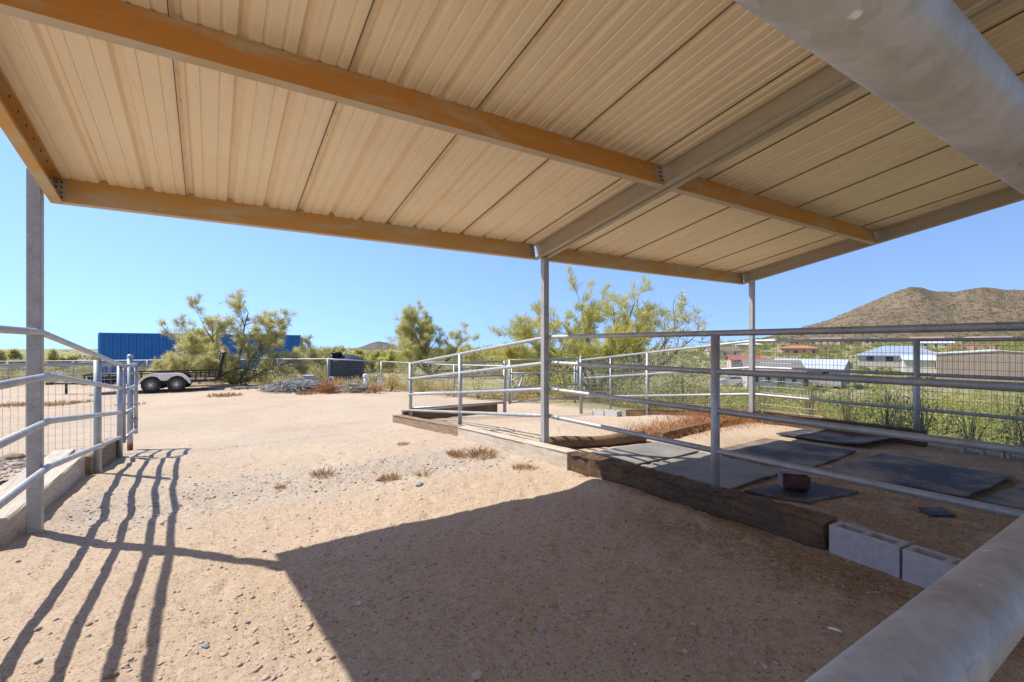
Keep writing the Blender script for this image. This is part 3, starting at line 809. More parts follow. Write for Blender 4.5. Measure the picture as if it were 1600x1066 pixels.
rubber([(5.35, 3.69), (6.75, 3.74), (6.94, 2.68), (5.45, 2.58)], 'long dark mat with a sunlit strip, behind the first round post', M['rubber'], 3)
rubber([(7.18, 3.82), (8.19, 3.80), (8.08, 2.65), (7.29, 2.69)], 'curled mat by the far timber, half in sun', M['rubber'], 4, .012, .12)
rubber([(5.58, 2.48), (7.03, 2.44), (6.90, 1.27), (5.61, 1.32)], 'large black mat with a brown dusty patch under the lower rail', M['rubber'], 5, .006, .05)
rubber([(5.62, 1.25), (6.84, 1.16), (6.73, 0.16), (5.64, 0.22)], 'black mat cut off by the right edge of the view', M['rubber'], 6, .004)
rubber([(4.19, 2.53), (4.99, 2.51), (5.08, 1.95), (4.36, 2.06)], 'sand covered mat under the red mineral block', M['rubber'], 7, -.012)
rubber([(4.99, 1.48), (5.16, 1.38), (5.01, 1.25), (4.85, 1.36)], 'small torn scrap of mat on the brown litter', M['rubber'], 8, -.004)
sb = thing('mineral_block', 'dark red mineral lick block with pale crust on the mat', 'lick block', (4.62, 2.29, .035), R(-48))
m = MB().box((-.115, -.085, 0), (.115, .085, .165), bev=.03, jit=.006); ob = obj('block', m, M['salt'], sb, True)
m = MB().box((-.12, -.08, .158), (.09, .08, .172), bev=.005, jit=.004); m.box((-.124, -.07, .03), (-.112, .08, .15), bev=.004, jit=.003); obj('crust', m, M['salt_crust'], sb, True)  # thin pale slabs on the top and one side of the block

# ------------------------------------------------------------------ stones, litter and weeds
def inview(x, y, mar=40):
    d = SA*x + CA*y; r = CA*x - SA*y
    return d > .3 and abs(r/d)*735 < 800 + mar
def scatter_stones(n, fx, smin, smax, flat=.55):
    m = MB(); c = 0; tries = 0
    while c < n and tries < n*60:
        tries += 1; x, y = fx()
        if not inview(x, y): continue
        s = smin*(smax/smin)**(random.random()**2.2); z = float(gz(x, y, True))
        m.blob((x, y, z + s*.08), s*random.uniform(.6, 1.35), s*random.uniform(.5, 1), s*random.uniform(.3, flat+.1), random.uniform(0, 6.28), .32); c += 1
    return m
def fx_band(): return random.uniform(-1.0, 3.3), random.gauss(5.25, .42)
def fx_near():
    r = .9*(11/.9)**random.random(); a = R(random.uniform(-20, 85)); x, y = r*math.sin(a), r*math.cos(a)
    return x, y
def fx_left(): return random.uniform(-5, -1.6), random.uniform(4.5, 9.2)
def fx_heap(): return random.gauss(.15, .5), random.gauss(2.1, .5)
ms = scatter_stones(2600, fx_band, .003, .020, .4)
for a in (scatter_stones(2200, fx_near, .003, .012), scatter_stones(1500, fx_left, .006, .035), scatter_stones(420, fx_heap, .004, .02)): ms.add(a.v, a.f, True)
def fx_mid():
    r = 2.2*(20/2.2)**random.random(); a = R(random.uniform(-22, 62)); return r*math.sin(a), r*math.cos(a)
for a in (scatter_stones(3600, fx_mid, .004, .019, .6),): ms.add(a.v, a.f, True)
tag(obj('gravel', ms, M['stone']), 'small loose pebbles and grit over the sandy ground', 'gravel', kind='stuff')

def rock(u, v, s, mat, label, fl=.5):
    d = 735*1.4/(v-538); x, y = at(u, d); z = g(x, y)
    for _ in range(4): d = 735*(1.4 - z)/(v-538); x, y = at(u, d); z = float(gz(x, y, True))
    m = MB().blob((0, 0, 0), s, s*.72, s*fl, random.uniform(0, 3), .16, 2)
    o = obj('rock', m, M[mat]); o.location = (x, y, z + s*fl*.25)
    for p in o.data.polygons: p.use_smooth = False
    tag(o, label, 'rock', 'loose rocks on the ground')
rock(139, 976, .018, 'rock_brown', 'brown pointed stone between the second and third rail shadows')
rock(253, 819, .020, 'rock_brown', 'brown stone at the crossing rail shadows near the trench')
rock(110, 814, .020, 'rock_pale', 'rounded pale stone at the foot of the left square post')
rock(497, 1031, .016, 'rock_brown', 'brown angular stone left of the roof shadow edge')
rock(484, 936, .024, 'rock_pale', 'flat pale stone half buried beside the roof shadow edge', .25)
rock(443, 940, .012, 'rock_blue', 'small bluish stone left of the flat pale stone', .35)
rock(587, 856, .016, 'rock_blue', 'bluish stone just inside the upper corner of the roof shadow', .4)
rock(562, 943, .026, 'rock_pale', 'large dull pale stone in the shaded ground by the shadow edge', .25)
rock(935, 1035, .012, 'rock_blue', 'round slate blue pebble in the shaded foreground', .8)
rock(746, 1055, .030, 'rock_pale', 'long pale stone flat in the shaded foreground', .2)
rock(923, 933, .017, 'rock_pale', 'pale round stone in the middle of the shaded ground', .5)
rock(658, 992, .011, 'rock_pale', 'small white pebble in the shaded ground', .7)
rock(320, 1010, .022, 'rock_blue', 'teal grey stone in the gravelly patch by the rail shadows', .4)
rock(655, 757, .055, 'rock_blue', 'flat grey stone in the gravel strip below the plank', .3)
rock(590, 751, .035, 'rock_brown', 'dark rounded stone in the gravel strip, left of the grey stone', .5)
rock(145, 797, .024, 'rock_blue', 'dark grey stone between the left post and rail shadows', .4)
rock(175, 1056, .022, 'rock_brown', 'orange brown stone at the bottom edge on a rail shadow', .5)
rock(22, 716, .16, 'rock_brown', 'large reddish brick like stone in the left pen', .35)
rock(28, 728, .07, 'rock_pale', 'pale stone beside the reddish stone in the left pen', .6)
# pale feather-like bone fragment
d = 735*1.4/(985-538); x, y = at(1293, d)
m = MB().path([(x, y, .012), (x+.012, y-.03, .016), (x+.02, y-.055, .012)], [.004, .007, .003], 8)
tag(obj('bone_fragment', m, M['white_pvc']), 'small white bone like chip on the shaded litter', 'chip')

def litter():
    m = MB(); c = 0
    while c < 7500:
        k = random.random()
        if k < .55: x, y = random.uniform(3.62, 6.6), random.uniform(.2, 2.5)
        elif k < .85: x, y = random.gauss(3.05, .35), random.uniform(.3, 2.4)
        else: x, y = random.uniform(.4, 3.4), random.uniform(.5, 3.2)
        if not inview(x, y) or (3.4 < x < 3.7 and y < 1.6): continue
        z = float(gz(x, y, True)) + .004; a = random.uniform(0, 6.28); l = random.uniform(.015, .06)*(1.7 if random.random() < .1 else 1)
        m.strip((x, y, z), (math.cos(a), math.sin(a), random.uniform(-.05, .18)), l, random.uniform(.002, .0048)); c += 1
    return m
tag(obj('straw_litter', litter(), M['straw']), 'brown straw and hay bits strewn over the shaded ground', 'straw', kind='stuff')
m = MB(); c = 0
while c < 1500:
    x, y = random.uniform(.3, 3.4), random.uniform(.6, 3.4)
    if not inview(x, y) or random.random() > .3 + .25*x: continue
    s = random.uniform(.0015, .0045); m.blob((x, y, float(gz(x, y, True)) + s*.4), s*1.4, s, s*.7, random.uniform(0, 6), .2); c += 1
tag(obj('dropping_crumbs', m, simple('dark_crumbs', (.20, .13, .085), (.12, .075, .05), 30, .95)), 'dark crumbs and chips over the shaded ground', 'crumbs', kind='stuff')

def tuft_mb(x, y, w, h, n, up=.6, wd=.006):
    m = MB(); n = int(n*1.6)
    for _ in range(n):
        a = random.uniform(0, 6.28); q = random.random()**.7*w; px, py = x + q*math.cos(a), y + q*math.sin(a)
        z = g(px, py) - .004; e = Vector((math.cos(a)*random.random()*1.3 + random.gauss(0, .3), math.sin(a)*random.random()*1.3 + random.gauss(0, .3), up + random.random()*.6))
        m.strip((px, py, z), e, h*random.uniform(.4, 1.1), wd*random.uniform(.6, 1.4))
    return m
def tuft(u, v, wpx, hpx, label, n=140, mat='tuft'):
    d = 735*1.4/(v-538); x, y = at(u, d); z = g(x, y)
    for _ in range(4): d = 735*(1.4 - z)/(v-538); x, y = at(u, d); z = g(x, y)
    w = wpx/735*d/2; h = hpx/735*d
    o = thing('dry_tuft', label, 'weed', (x, y, z), group='dry weed tufts on the dirt')
    obj('blades', tuft_mb(x, y, w, h, n, .45, max(.004, .0011*d)), M[mat], o)
tuft(25, 634, 60, 9, 'rusty weed patch at the left edge behind the left pen', 220)
tuft(90, 633, 44, 9, 'rusty weed patch seen just right of the left square post', 160)
tuft(130, 629, 30, 6, 'small rusty tuft left of the trailer wheels', 110)
tuft(352, 619, 46, 7, 'wide rusty tuft in front of the trailer ramp', 200)
tuft(480, 616, 30, 7, 'low rusty tuft below the grey brush pile', 160)
tuft(518, 614, 32, 6, 'low rusty tuft right below the orange dry bush', 150)
tuft(205, 633, 40, 5, 'thin rusty tuft behind the short left gate', 100)
tuft(612, 612, 22, 4, 'tiny dry tuft beyond the end of the brush pile', 70)
tuft(505, 743, 26, 16, 'dry tuft in the gravel strip, left one of the pair', 90)
tuft(608, 750, 26, 14, 'dry orange tuft in the gravel strip beside the dark stone', 110)
tuft(438, 762, 14, 8, 'very small dry tuft at the left end of the gravel strip', 50)
tuft(714, 712, 26, 12, 'orange tuft at the foot of the plank joint', 130)
tuft(752, 712, 40, 16, 'straw coloured tuft along the bleached plank', 170)
tuft(820, 732, 36, 10, 'orange tuft in front of the bleached plank near its end', 130)
tuft(662, 744, 14, 20, 'upright dry sprig right of the gravel strip stone', 40)
tuft(630, 695, 16, 6, 'pale flat tuft left of the brown plank', 50)
def weed_patch():
    m = MB(); c = 0
    while c < 9000:
        t = random.random()
        if t < .78: x, y = random.uniform(5.3, 8.35), random.gauss(4.95, .24)
        else: x, y = random.gauss(7.7, .4), random.gauss(5.3, .5)
        if x > 8.5 or x < 5.2: continue
        k = .35 + .65*min(1, max(0, (x - 5.3)/1.5)); h = random.uniform(.06, .34)*k
        e = Vector((random.gauss(0, .55), random.gauss(0, .55), 1)); z = g(x, y)
        p0 = Vector((x, y, z)) + vn(e)*h*random.uniform(0, .8)
        m.strip(p0, e + Vector((random.gauss(0, .6), random.gauss(0, .6), 0)), random.uniform(.03, .10), random.uniform(.003, .0075)); c += 1
    return m
tag(obj('dry_weed_bed', weed_patch(), M['weed_red']), 'tangle of rusty orange dry weeds along the log line to the far post', 'weeds', kind='stuff')

# ------------------------------------------------------------------ trees and shrubs
def grow(wood, leaf, p, d, L, r, lev, maxlev, P):
    n = 5; pts = [Vector(p)]; rads = [r]; dirs = []
    q = Vector(p); dd = vn(d)
    for i in range(n):
        dd = vn(dd + Vector((random.gauss(0, 1), random.gauss(0, 1), random.gauss(0, .8)))*P['wig'] + Vector((0, 0, P['trop'])))
        q = q + dd*L/n; pts.append(q.copy()); dirs.append(dd.copy()); rads.append(max(P['rmin'], r*(1 - .75*(i+1)/n)))
    (wood if lev < 2 else leaf).path(pts, rads if lev < 2 else [q*.8 for q in rads], 6 if lev < 2 else 3, False)
    if lev < maxlev:
        for i in range((2 if lev == 0 else 1), n+1):
            nb = P['kids'] if lev else P['kids'] + 1
            for _ in range(nb):
                if random.random() > P['dens']: continue
                ax = dirs[i-1]; sp = Vector((random.gauss(0, 1), random.gauss(0, 1), random.gauss(0, 1) + .2)); sp = vn(sp - ax*sp.dot(ax))
                ang = R(random.uniform(22, 58))
                grow(wood, leaf, pts[i], ax*math.cos(ang) + sp*math.sin(ang), L*random.uniform(.38, .62)*(1 - .08*i), rads[i]*.62, lev+1, maxlev, P)
    if lev >= maxlev - 1:
        for i in range(1 if lev == maxlev else 4, n+1):
            for _ in range(P['leaf']):
                e = dirs[i-1]*.8 + Vector((random.gauss(0, .75), random.gauss(0, .75), random.gauss(0, .7) + P['droop']))
                a = pts[i-1].lerp(pts[i], random.random())
                leaf.strip(a, e, P['ll']*random.uniform(.5, 1.3), P['lw']*random.uniform(.7, 1.4))
def tree(name, label, cat, u, d, limbs, P, mat, seed, group='palo verde trees'):
    random.seed(seed); x, y = at(u, d); z = g(x, y) - .05
    o = thing(name, label, cat, (x, y, z), 0, group); wood, leaf = MB(), MB()
    for (r_, f_, up_, L, rad) in limbs:                 # limb: sideways, away, up direction, length, radius
        dv = Vector((CA*r_ + SA*f_, -SA*r_ + CA*f_, up_))
        grow(wood, leaf, (x + random.uniform(-.1, .1), y + random.uniform(-.1, .1), z), dv, L*P.get('S', 1), rad, 0, P['max'], P)
    obj('trunk', wood, M['bark'], o); obj('crown', leaf, M[mat], o)
    return o
PV = dict(wig=.17, trop=.05, rmin=.005, kids=2, dens=.60, leaf=5, ll=.30, lw=.0095, droop=.25, max=3)
tree('palo_verde_tree', 'spreading palo verde tree in front of the blue container', 'tree', 369, 23.4,
     [(-.5, -.1, .95, 3.0, .10), (.35, .1, 1.0, 3.0, .09), (.03, .1, 1.3, 3.5, .11), (-1, .1, .72, 3.1, .08), (1, -.2, .70, 3.0, .08), (.8, .5, .9, 2.6, .07),
      (-.8, -.4, .32, 2.5, .05), (.9, .2, .30, 2.5, .05), (-.2, -.6, .7, 2.3, .06), (.3, -.5, .35, 2.0, .05), (-.25, .2, .3, 2, .05)], dict(PV, leaf=4, lw=.012, ll=.28, S=1.08, dens=.57), 'leaf_grey', 5)
tree('palo_verde_tree', 'tall bright yellow green palo verde behind the right pen', 'tree', 935, 17.5,
     [(-.2, 0, 1.15, 3.7, .10), (.12, .1, 1.3, 3.8, .10), (.45, 0, 1.15, 3.3, .09), (-.7, .1, .95, 3.4, .09), (-1, -.1, .50, 3.3, .07), (-1.0, .2, .75, 3.1, .07), (.6, .3, .7, 2.6, .06), (-.4, -.5, .9, 2.8, .07), (.3, -.5, .9, 2.5, .06), (-.8, 0, .2, 2.6, .05), (-1.1, -.2, .35, 3.2, .06), (-1.0, .3, .5, 3.3, .06), (.2, -.3, .5, 2.4, .05)],
     dict(PV, leaf=4, ll=.24, lw=.008, trop=.07, droop=.35, dens=.60), 'leaf_yellow', 8)
tree('palo_verde_tree', 'round pale green palo verde left of the right pen corner', 'tree', 672, 31,
     [(-.5, 0, 1.1, 3.2, .09), (.3, 0, 1.25, 3.4, .09), (0, .2, 1.3, 3.4, .09), (-.8, .2, .7, 2.6, .08), (.8, 0, .65, 2.8, .08), (.6, .4, .4, 2.6, .07), (-.6, -.3, .4, 2.2, .06), (.2, -.4, .6, 2.4, .06)],
     dict(PV, leaf=5, ll=.32, lw=.011, dens=.56, S=1.08), 'leaf_pale', 12)
tree('bare_palo_verde_tree', 'nearly bare leaning tree with grey twigs right of the bright palo verde', 'tree', 958, 16.2,
     [(1, .1, .72, 3.6, .075), (.8, .3, 1.0, 3.2, .06), (1.1, 0, .5, 3.4, .05)], dict(PV, leaf=1, ll=.22, lw=.011, dens=.55, wig=.2, trop=.06, rmin=.009), 'leaf_grey', 21)
tree('dry_bush_tree', 'thin bare bush right of the round pale tree', 'tree', 735, 26, [(.2, 0, 1, 1.7, .04), (-.3, 0, 1, 1.6, .04), (.6, 0, .8, 1.5, .04)], dict(PV, leaf=1, ll=.2, lw=.022, dens=.5), 'leaf_grey', 22)
tree('palo_verde_tree', 'grey green tree at the far left edge beyond the boundary fence', 'tree', 12, 52, [(-.6, 0, 1, 2.9, .08), (.5, 0, 1, 2.7, .08), (0, .3, 1.1, 2.7, .08), (-1, 0, .5, 2.6, .06), (1, 0, .4, 2.6, .06)], dict(PV, leaf=5, ll=.4, lw=.045, max=2, kids=3, S=.66), 'leaf_grey', 23)
tree('palo_verde_tree', 'small olive green tree right of the left square post on the horizon', 'tree', 88, 50, [(-.6, 0, .8, 2.4, .08), (.5, 0, .9, 2.5, .08), (0, .3, 1, 2.4, .08), (1, 0, .4, 2.4, .06)], dict(PV, leaf=5, ll=.4, lw=.045, max=2, kids=3, S=.68), 'leaf_grey', 24)
tree('palo_verde_tree', 'yellow green tree behind the right side of the water tank', 'tree', 578, 36, [(-.6, 0, .6, 1.6, .07), (.5, 0, .6, 1.6, .07), (0, .3, .7, 1.6, .07), (1, 0, .3, 2.0, .06), (-1, 0, .3, 2.0, .06)], dict(PV, leaf=6, ll=.32, lw=.035, max=2, kids=3), 'leaf_yellow', 25)
tree('palo_verde_tree', 'low green tree behind the tank lid beside the saguaro', 'tree', 500, 46, [(-.6, 0, .7, 1.7, .08), (.5, 0, .8, 1.7, .08), (0, .3, .9, 1.8, .08), (1, 0, .4, 2.4, .06), (-1, 0, .4, 2.4, .06)], dict(PV, leaf=6, ll=.42, lw=.05, max=2, kids=3), 'leaf_grey', 26)

def bush_np(cx, cy, cz, rx, rz, n, lw, ll, rng):
    # n leaf quads through a dome: returns (n,4,3)
    u = rng.random(n)**.55; a = rng.random(n)*2*np.pi; ph = np.arccos(rng.random(n)*1.0)
    lump = np.clip(1 + .28*np.sin(a*3 + cx*7) + .18*np.sin(a*5 + cy*3) + .2*np.sin(ph*5 + cx), .62, 1.12)
    p = np.stack([cx + rx*u*np.sin(ph)*np.cos(a)*lump, cy + rx*u*np.sin(ph)*np.sin(a)*lump, cz + rz*u*np.cos(ph)*lump + .02], -1)
    d = rng.normal(size=(n, 3))*.7 + np.stack([np.sin(ph)*np.cos(a), np.sin(ph)*np.sin(a), np.cos(ph) + .5], -1)
    d /= np.linalg.norm(d, axis=1)[:, None]; s = np.cross(d, rng.normal(size=(n, 3))); s /= np.linalg.norm(s, axis=1)[:, None]
    l = (ll*(.5 + rng.random(n)))[:, None]; w = (lw*(.5 + rng.random(n)))[:, None]
    return np.stack([p - s*w*.3, p + d*l*.5 - s*w*.5, p + d*l, p + d*l*.5 + s*w*.5], 1)
def shrub(u, d, w, h, mat, label, n=700, lw=.02, ll=.09, name='desert_shrub', group='desert shrubs beside the fences', stems=9, xy=None):
    x, y = xy or at(u, d); z = g(x, y) - .02; rng = np.random.default_rng(int(u*13 + d*101))
    o = thing(name, label, 'shrub', (x, y, z), 0, group)
    V = bush_np(0, 0, h*.12, w/2, h*.85, n, lw, ll, rng); quads('foliage', V, M[mat], o)
    m = MB()
    for k in range(stems):
        a = rng.random()*6.28; q = rng.random()*.75
        m.path([(0.03*math.cos(a), .03*math.sin(a), 0), (q*w*.2*math.cos(a), q*w*.2*math.sin(a), h*.45), (q*w*.42*math.cos(a+.3), q*w*.42*math.sin(a+.3), h*.88)], [.006*max(1, d/12), .0045*max(1, d/12), .002], 4, False)
    obj('stems', m, M['bark'], o, True)
shrub(258, 24.5, 3.0, 1.05, 'leaf_gold', 'golden dry bush behind the left trailer wheel', 1500, .03, .16)
shrub(312, 24.2, 2.6, 1.0, 'leaf_gold', 'golden dry bush behind the trailer between wheels and ramp', 1300, .03, .16)
shrub(226, 25, 1.5, 1.1, 'leaf_plain', 'small green bush left of the golden bush against the container', 700, .03, .14)
shrub(384, 22.3, 2.6, 1.3, 'leaf_dark', 'dark leafy bush under the palo verde by the trailer ramp', 1300, .03, .13)
shrub(432, 22.4, 2.0, .85, 'leaf_plain', 'low olive bush at the right end of the container', 900, .03, .12)
shrub(505, 26.5, 3.0, 1.1, 'leaf_gold', 'golden bush behind the grey utility box', 1100, .03, .16)
shrub(612, 20.2, 1.2, .95, 'leaf_gold', 'rounded yellow bush right of the square white post', 900, .022, .12)
shrub(588, 24, 1.5, .7, 'leaf_plain', 'low olive bush between the two white posts', 500, .03, .12)
shrub(660, 19.5, 1.8, .95, 'leaf_plain', 'olive bush behind the corner post of the right pen', 900, .022, .11)
shrub(700, 18.2, 1.7, .8, 'leaf_gold', 'yellowish bush behind the rails left of the plank post', 800, .022, .11)
shrub(748, 17.2, 1.6, .95, 'leaf_grey', 'grey green bush seen between the rails left of the middle post', 900, .022, .10)
shrub(815, 16.6, 2.0, 1.2, 'leaf_gold', 'yellow brown bush behind the brace of the pen gate', 1000, .02, .10)
shrub(880, 15.4, 2.2, 1.5, 'leaf_yellow', 'bright green bush directly behind the far gate', 1200, .02, .10)
shrub(950, 14.6, 2.4, 1.9, 'leaf_dark', 'dense dark bush under the bright palo verde', 2200, .022, .09)
shrub(1010, 13.8, 2.2, 2.2, 'leaf_grey', 'tall grey green bush behind the sloping mesh fence', 2200, .02, .09)
shrub(1066, 13.2, 2.2, 2.0, 'leaf_dark', 'dark green bush left of the first round post behind mesh', 2000, .02, .09)
shrub(1105, 12.2, 1.5, 1.2, 'leaf_gold', 'orange brown bush behind the mesh beside the first round post', 1100, .016, .09)
for i, (x, y, w, h, mat, lab) in enumerate([
    (9.2, 4.3, .9, .75, 'leaf_gold', 'dry yellow shrub behind the mesh right of the far square post'),
    (9.3, 3.7, .9, .80, 'leaf_plain', 'mixed olive shrub behind the mesh, second from the far square post'),
    (9.1, 3.1, .9, .78, 'leaf_dark', 'dark stemmed creosote shrub behind the mesh, left of its round post'),
    (9.0, 2.65, .8, .72, 'leaf_dark', 'dark stemmed creosote shrub touching the mesh post on its left'),
    (9.5, 2.2, 1.0, .70, 'leaf_yellow', 'bright yellow green shrub behind the mesh right of its round post'),
    (9.1, 1.55, .8, .72, 'leaf_dark', 'dark leafy shrub above the cinder blocks behind the mesh'),
    (9.6, 1.1, 1.0, .9, 'leaf_dark', 'dark shrub at the right edge behind the mesh'),
    (10.6, 3.4, 1.4, 1.3, 'leaf_yellow', 'tall yellow green shrub downslope behind the creosote'),
    (10.9, 2.0, 1.4, 1.2, 'leaf_scrub', 'green shrub downslope behind the bright shrub'),
    (9.6, 5.4, 1.2, .9, 'leaf_gold', 'dry orange shrub behind the sloping mesh by the far square post'),
    (10.4, 4.8, 1.4, 1.2, 'leaf_scrub', 'olive shrub downslope behind the far square post')]):
    d = SA*x + CA*y; u = 800 + 735*(CA*x - SA*y)/d
    shrub(u, d, w, h, mat, lab, 620, .012, .06, stems=16, xy=(x, y))

def scrub(name, label, N, fpos, mat, hmin, hmax, leaves, seed):
    rng = np.random.default_rng(seed); parts = []; c = 0
    while c < N:
        u, d = fpos(rng); x, y = at(u, d)
        if perlin(x/9 + 3, y/9, 61) < -.32: continue
        h = hmin + (hmax-hmin)*rng.random()**1.8; z = g(x, y)
        k = max(1, d/60); near = min(1, max(.25, d/70)); n = int(leaves*min(4, 1.1/near**1.2)*max(1, h)**1.3)
        parts.append(bush_np(x, y, z, h*rng.uniform(.6, .95), h, n, (.05*k + .03*h)*near**.7, (.12*k + .05*h)*near**.8, rng)); c += 1
    tag(quads(name, np.concatenate(parts), M[mat]), label, 'scrub', kind='stuff')
def pv(rng):
    d = 13*(330/13)**(rng.random()**.8); return rng.uniform(960, 2050), d
def pv_near(rng): return rng.uniform(1000, 1800), 13*(60/13)**rng.random()
def pv_far(rng): return rng.uniform(880, 2050), 170*(430/170)**rng.random()
scrub('desert_scrub', 'green and yellow desert scrub filling the valley below the pens', 2800, pv, 'leaf_scrub', .5, 1.9, 60, 71)
scrub('desert_scrub', 'bright low scrub on the slope right behind the mesh fence', 900, pv_near, 'leaf_yellow', .3, .95, 90, 72)
scrub('desert_scrub', 'trees and scrub among the houses at the foot of the mountain', 1100, pv_far, 'leaf_scrub', 1.2, 3.8, 36, 73)
scrub('desert_scrub', 'dark creosote clumps scattered over the green valley', 420, pv, 'leaf_dark', .5, 1.7, 60, 81)
scrub('desert_scrub', 'dry straw coloured clumps scattered over the green valley', 420, pv, 'leaf_gold', .3, 1.0, 60, 82)
def pl(rng): return rng.uniform(-120, 960), 24*(150/24)**(rng.random()**.9)
scrub('desert_brush', 'dry golden and olive brush on the flat desert beyond the boundary fence', 1000, pl, 'leaf_plain', .3, 1.1, 60, 74)
def pl2(rng): return rng.uniform(470, 1000), 44*(140/44)**(rng.random())
scrub('desert_brush', 'taller green brush on the horizon behind the tank and pens', 520, pl2, 'leaf_scrub', .9, 2.6, 70, 76)
def pl3(rng): return rng.uniform(-150, 800), 90*(400/90)**(rng.random())
scrub('desert_brush', 'far dark green brush along the left horizon', 500, pl3, 'leaf_dark', 1., 2.6, 26, 77)
# strip of dry grass along the far fence
parts = []; rng = np.random.default_rng(79)
for _ in range(900):
    t = rng.random(); u = -100 + 740*t; d = 31 - 10*(u + 120)/716 + rng.normal()*.35 + .7
    x, y = at(u, d); parts.append(bush_np(x, y, g(x, y) - .02, .22, .24*rng.uniform(.5, 1.3), 14, .022, .16, rng))
for _ in range(260):
    u = rng.uniform(640, 1000); d = np.interp(u, [640, 800, 1010], [20.2, 15.5, 13.6]) + .5 + abs(rng.normal())*.4
    x, y = at(u, d); parts.append(bush_np(x, y, g(x, y) - .02, .2, .3*rng.uniform(.5, 1.3), 22, .016, .13, rng))
tag(quads('dry_grass', np.concatenate(parts), M['leaf_gold']), 'strip of dry yellow grass under the boundary fence', 'grass', kind='stuff')
# shrubs standing on the mountainside
parts = []
sel = RNG.integers(0, 108, 2600); se2 = RNG.integers(5, 170, 2600)
for a, b in zip(sel, se2):
    p = MT[a, b] + RNG.normal(size=3)*[1.5, 1.5, 0]
    h = RNG.uniform(.8, 2.2); parts.append(bush_np(p[0], p[1], p[2]-.5, h, h*1.2, 12, .8, 1.3, RNG))
tag(quads('mountain_scrub', np.concatenate(parts), M['leaf_dark']), 'scattered dark shrubs over the stony mountainside', 'scrub', kind='stuff')

# saguaro
x, y = at(472, 105); z = g(x, y) + .9
sg = thing('saguaro_cactus', 'tall saguaro cactus with two arms on the horizon right of the container', 'cactus', (x, y, z))
obj('trunk', MB().path([(x, y, z), (x, y, z+2), (x, y, z+4.3), (x, y, z+4.6)], [.24, .28, .24, .08], 10), M['cactus'], sg)
rx, ry = CA, -SA
for s, zz, t in ((-1, 1.6, 3.0), (1, 1.2, 2.3)):
    obj('arm', MB().path([(x, y, z+zz), (x + s*rx*.6, y + s*ry*.6, z+zz+.05), (x + s*rx*.75, y + s*ry*.75, z+zz+.4), (x + s*rx*.75, y + s*ry*.75, z+t+.2)], [.15, .16, .16, .09], 8), M['cactus'], sg)

# ------------------------------------------------------------------ brush pile
x, y = at(468, 18.2)
bp = MB(); random.seed(31)
def pile(m, u0, u1, d0, h, n, rmin, rmax):
    for _ in range(n):
        t = random.random(); u = u0 + (u1-u0)*t; dd = d0 + random.gauss(0, .45); px, py = at(u, dd)
        hh = h*math.sin(math.pi*min(1, max(0, .08 + .84*t)))*random.random()
        a = random.uniform(0, 6.28); l = random.uniform(.25, .8); e = Vector((math.cos(a), math.sin(a), random.uniform(-.25, .3)))
        c = Vector((px, py, g(px, py) + .02 + hh)); r = random.uniform(rmin, rmax)
        m.path([c - e*l/2, c + Vector((random.gauss(0, .04), random.gauss(0, .04), random.gauss(0, .03))), c + e*l/2], [r, r*.8, r*.3], 5, False)
pile(bp, 414, 520, 19.0, .40, 950, .008, .022)
pile(bp, 535, 575, 18.6, .4, 260, .008, .02)
tag(obj('brush_pile', bp, M['stick']), 'pile of bleached grey sticks and brush in front of the tank', 'brush pile')
x, y = at(511, 18.3)
shrub(511, 18.1, 1.05, .50, 'weed_red', 'orange brown dead bush tossed on the brush pile', 1500, .02, .10)
shrub(556, 18.4, .9, .55, 'leaf_gold', 'straw yellow dead bush at the right of the brush pile', 900, .02, .12)
shrub(585, 18.1, .9, .28, 'weed_red', 'low brown dead brush at the right tip of the pile', 600, .02, .10)
shrub(437, 19.6, 1.0, .62, 'leaf_grey', 'grey green dead bush behind the left of the brush pile', 600, .02, .10)

# ------------------------------------------------------------------ utility things by the fence
x, y = at(484, 20.4); z = g(x, y)
ub = thing('utility_box', 'grey utility pedestal with a pale lid left of the water tank', 'utility box', (x, y, z), R(-30))
obj('body', MB().box((-.23, -.2, -.05), (.23, .2, .30), bev=.02).box((-.245, -.215, .28), (.245, .215, .33), bev=.012), M['steel_blue'], ub, True)
obj('lid', MB().box((-.21, -.18, .33), (.21, .18, .52), bev=.03).box((-.225, -.195, .50), (.225, .195, .56), bev=.02), M['grey_plastic'], ub, True)
x, y = at(540, 24.2); z = g(x, y)
z += .14
wt = thing('water_tank', 'dark blue ribbed plastic water tank behind the boundary fence', 'water tank', (x, y, z))
pr = [(.0, -.2), (.90, -.2), (.90, 0)]
for k in range(11):
    zz = .06 + k*.088; pr += [(.915, zz), (.93, zz + .02), (.93, zz + .05), (.915, zz + .07)]
pr += [(.92, 1.06), (.88, 1.10), (.62, 1.24), (.34, 1.32), (.1, 1.35), (0.002, 1.35)]
obj('body', MB().lathe(pr, (0, 0, 0), 48), M['tank'], wt, True)
obj('lid', MB().lathe([(.0, 1.18), (.24, 1.18), (.24, 1.40), (.25, 1.40), (.25, 1.45), (.16, 1.47), (.002, 1.47)], (-.50, -.35, 0), 24), M['black'], wt, True)
obj('pipe', MB().path([(-.86, -.42, 0), (-.86, -.42, 1.2), (-.74, -.36, 1.28), (-.5, -.3, 1.28)], .05, 12), M['steel_blue'], wt, True)
x, y = at(571, 20.6); z = g(x, y)
pp = thing('standpipe', 'white round capped standpipe right of the water tank', 'pipe', (x, y, z))
obj('pipe', MB().tube((0, 0, -.1), (0, 0, .50), .085, n=18), M['white_pvc'], pp, True)
obj('cap', MB().lathe([(.11, .48), (.11, .58), (.09, .62), (.002, .63)], (0, 0, 0), 18), M['white_pvc'], pp, True)
x, y = at(593.5, 19.6); z = g(x, y)
sq = thing('meter_post', 'square white post standing right of the round standpipe', 'post', (x, y, z), R(-20))
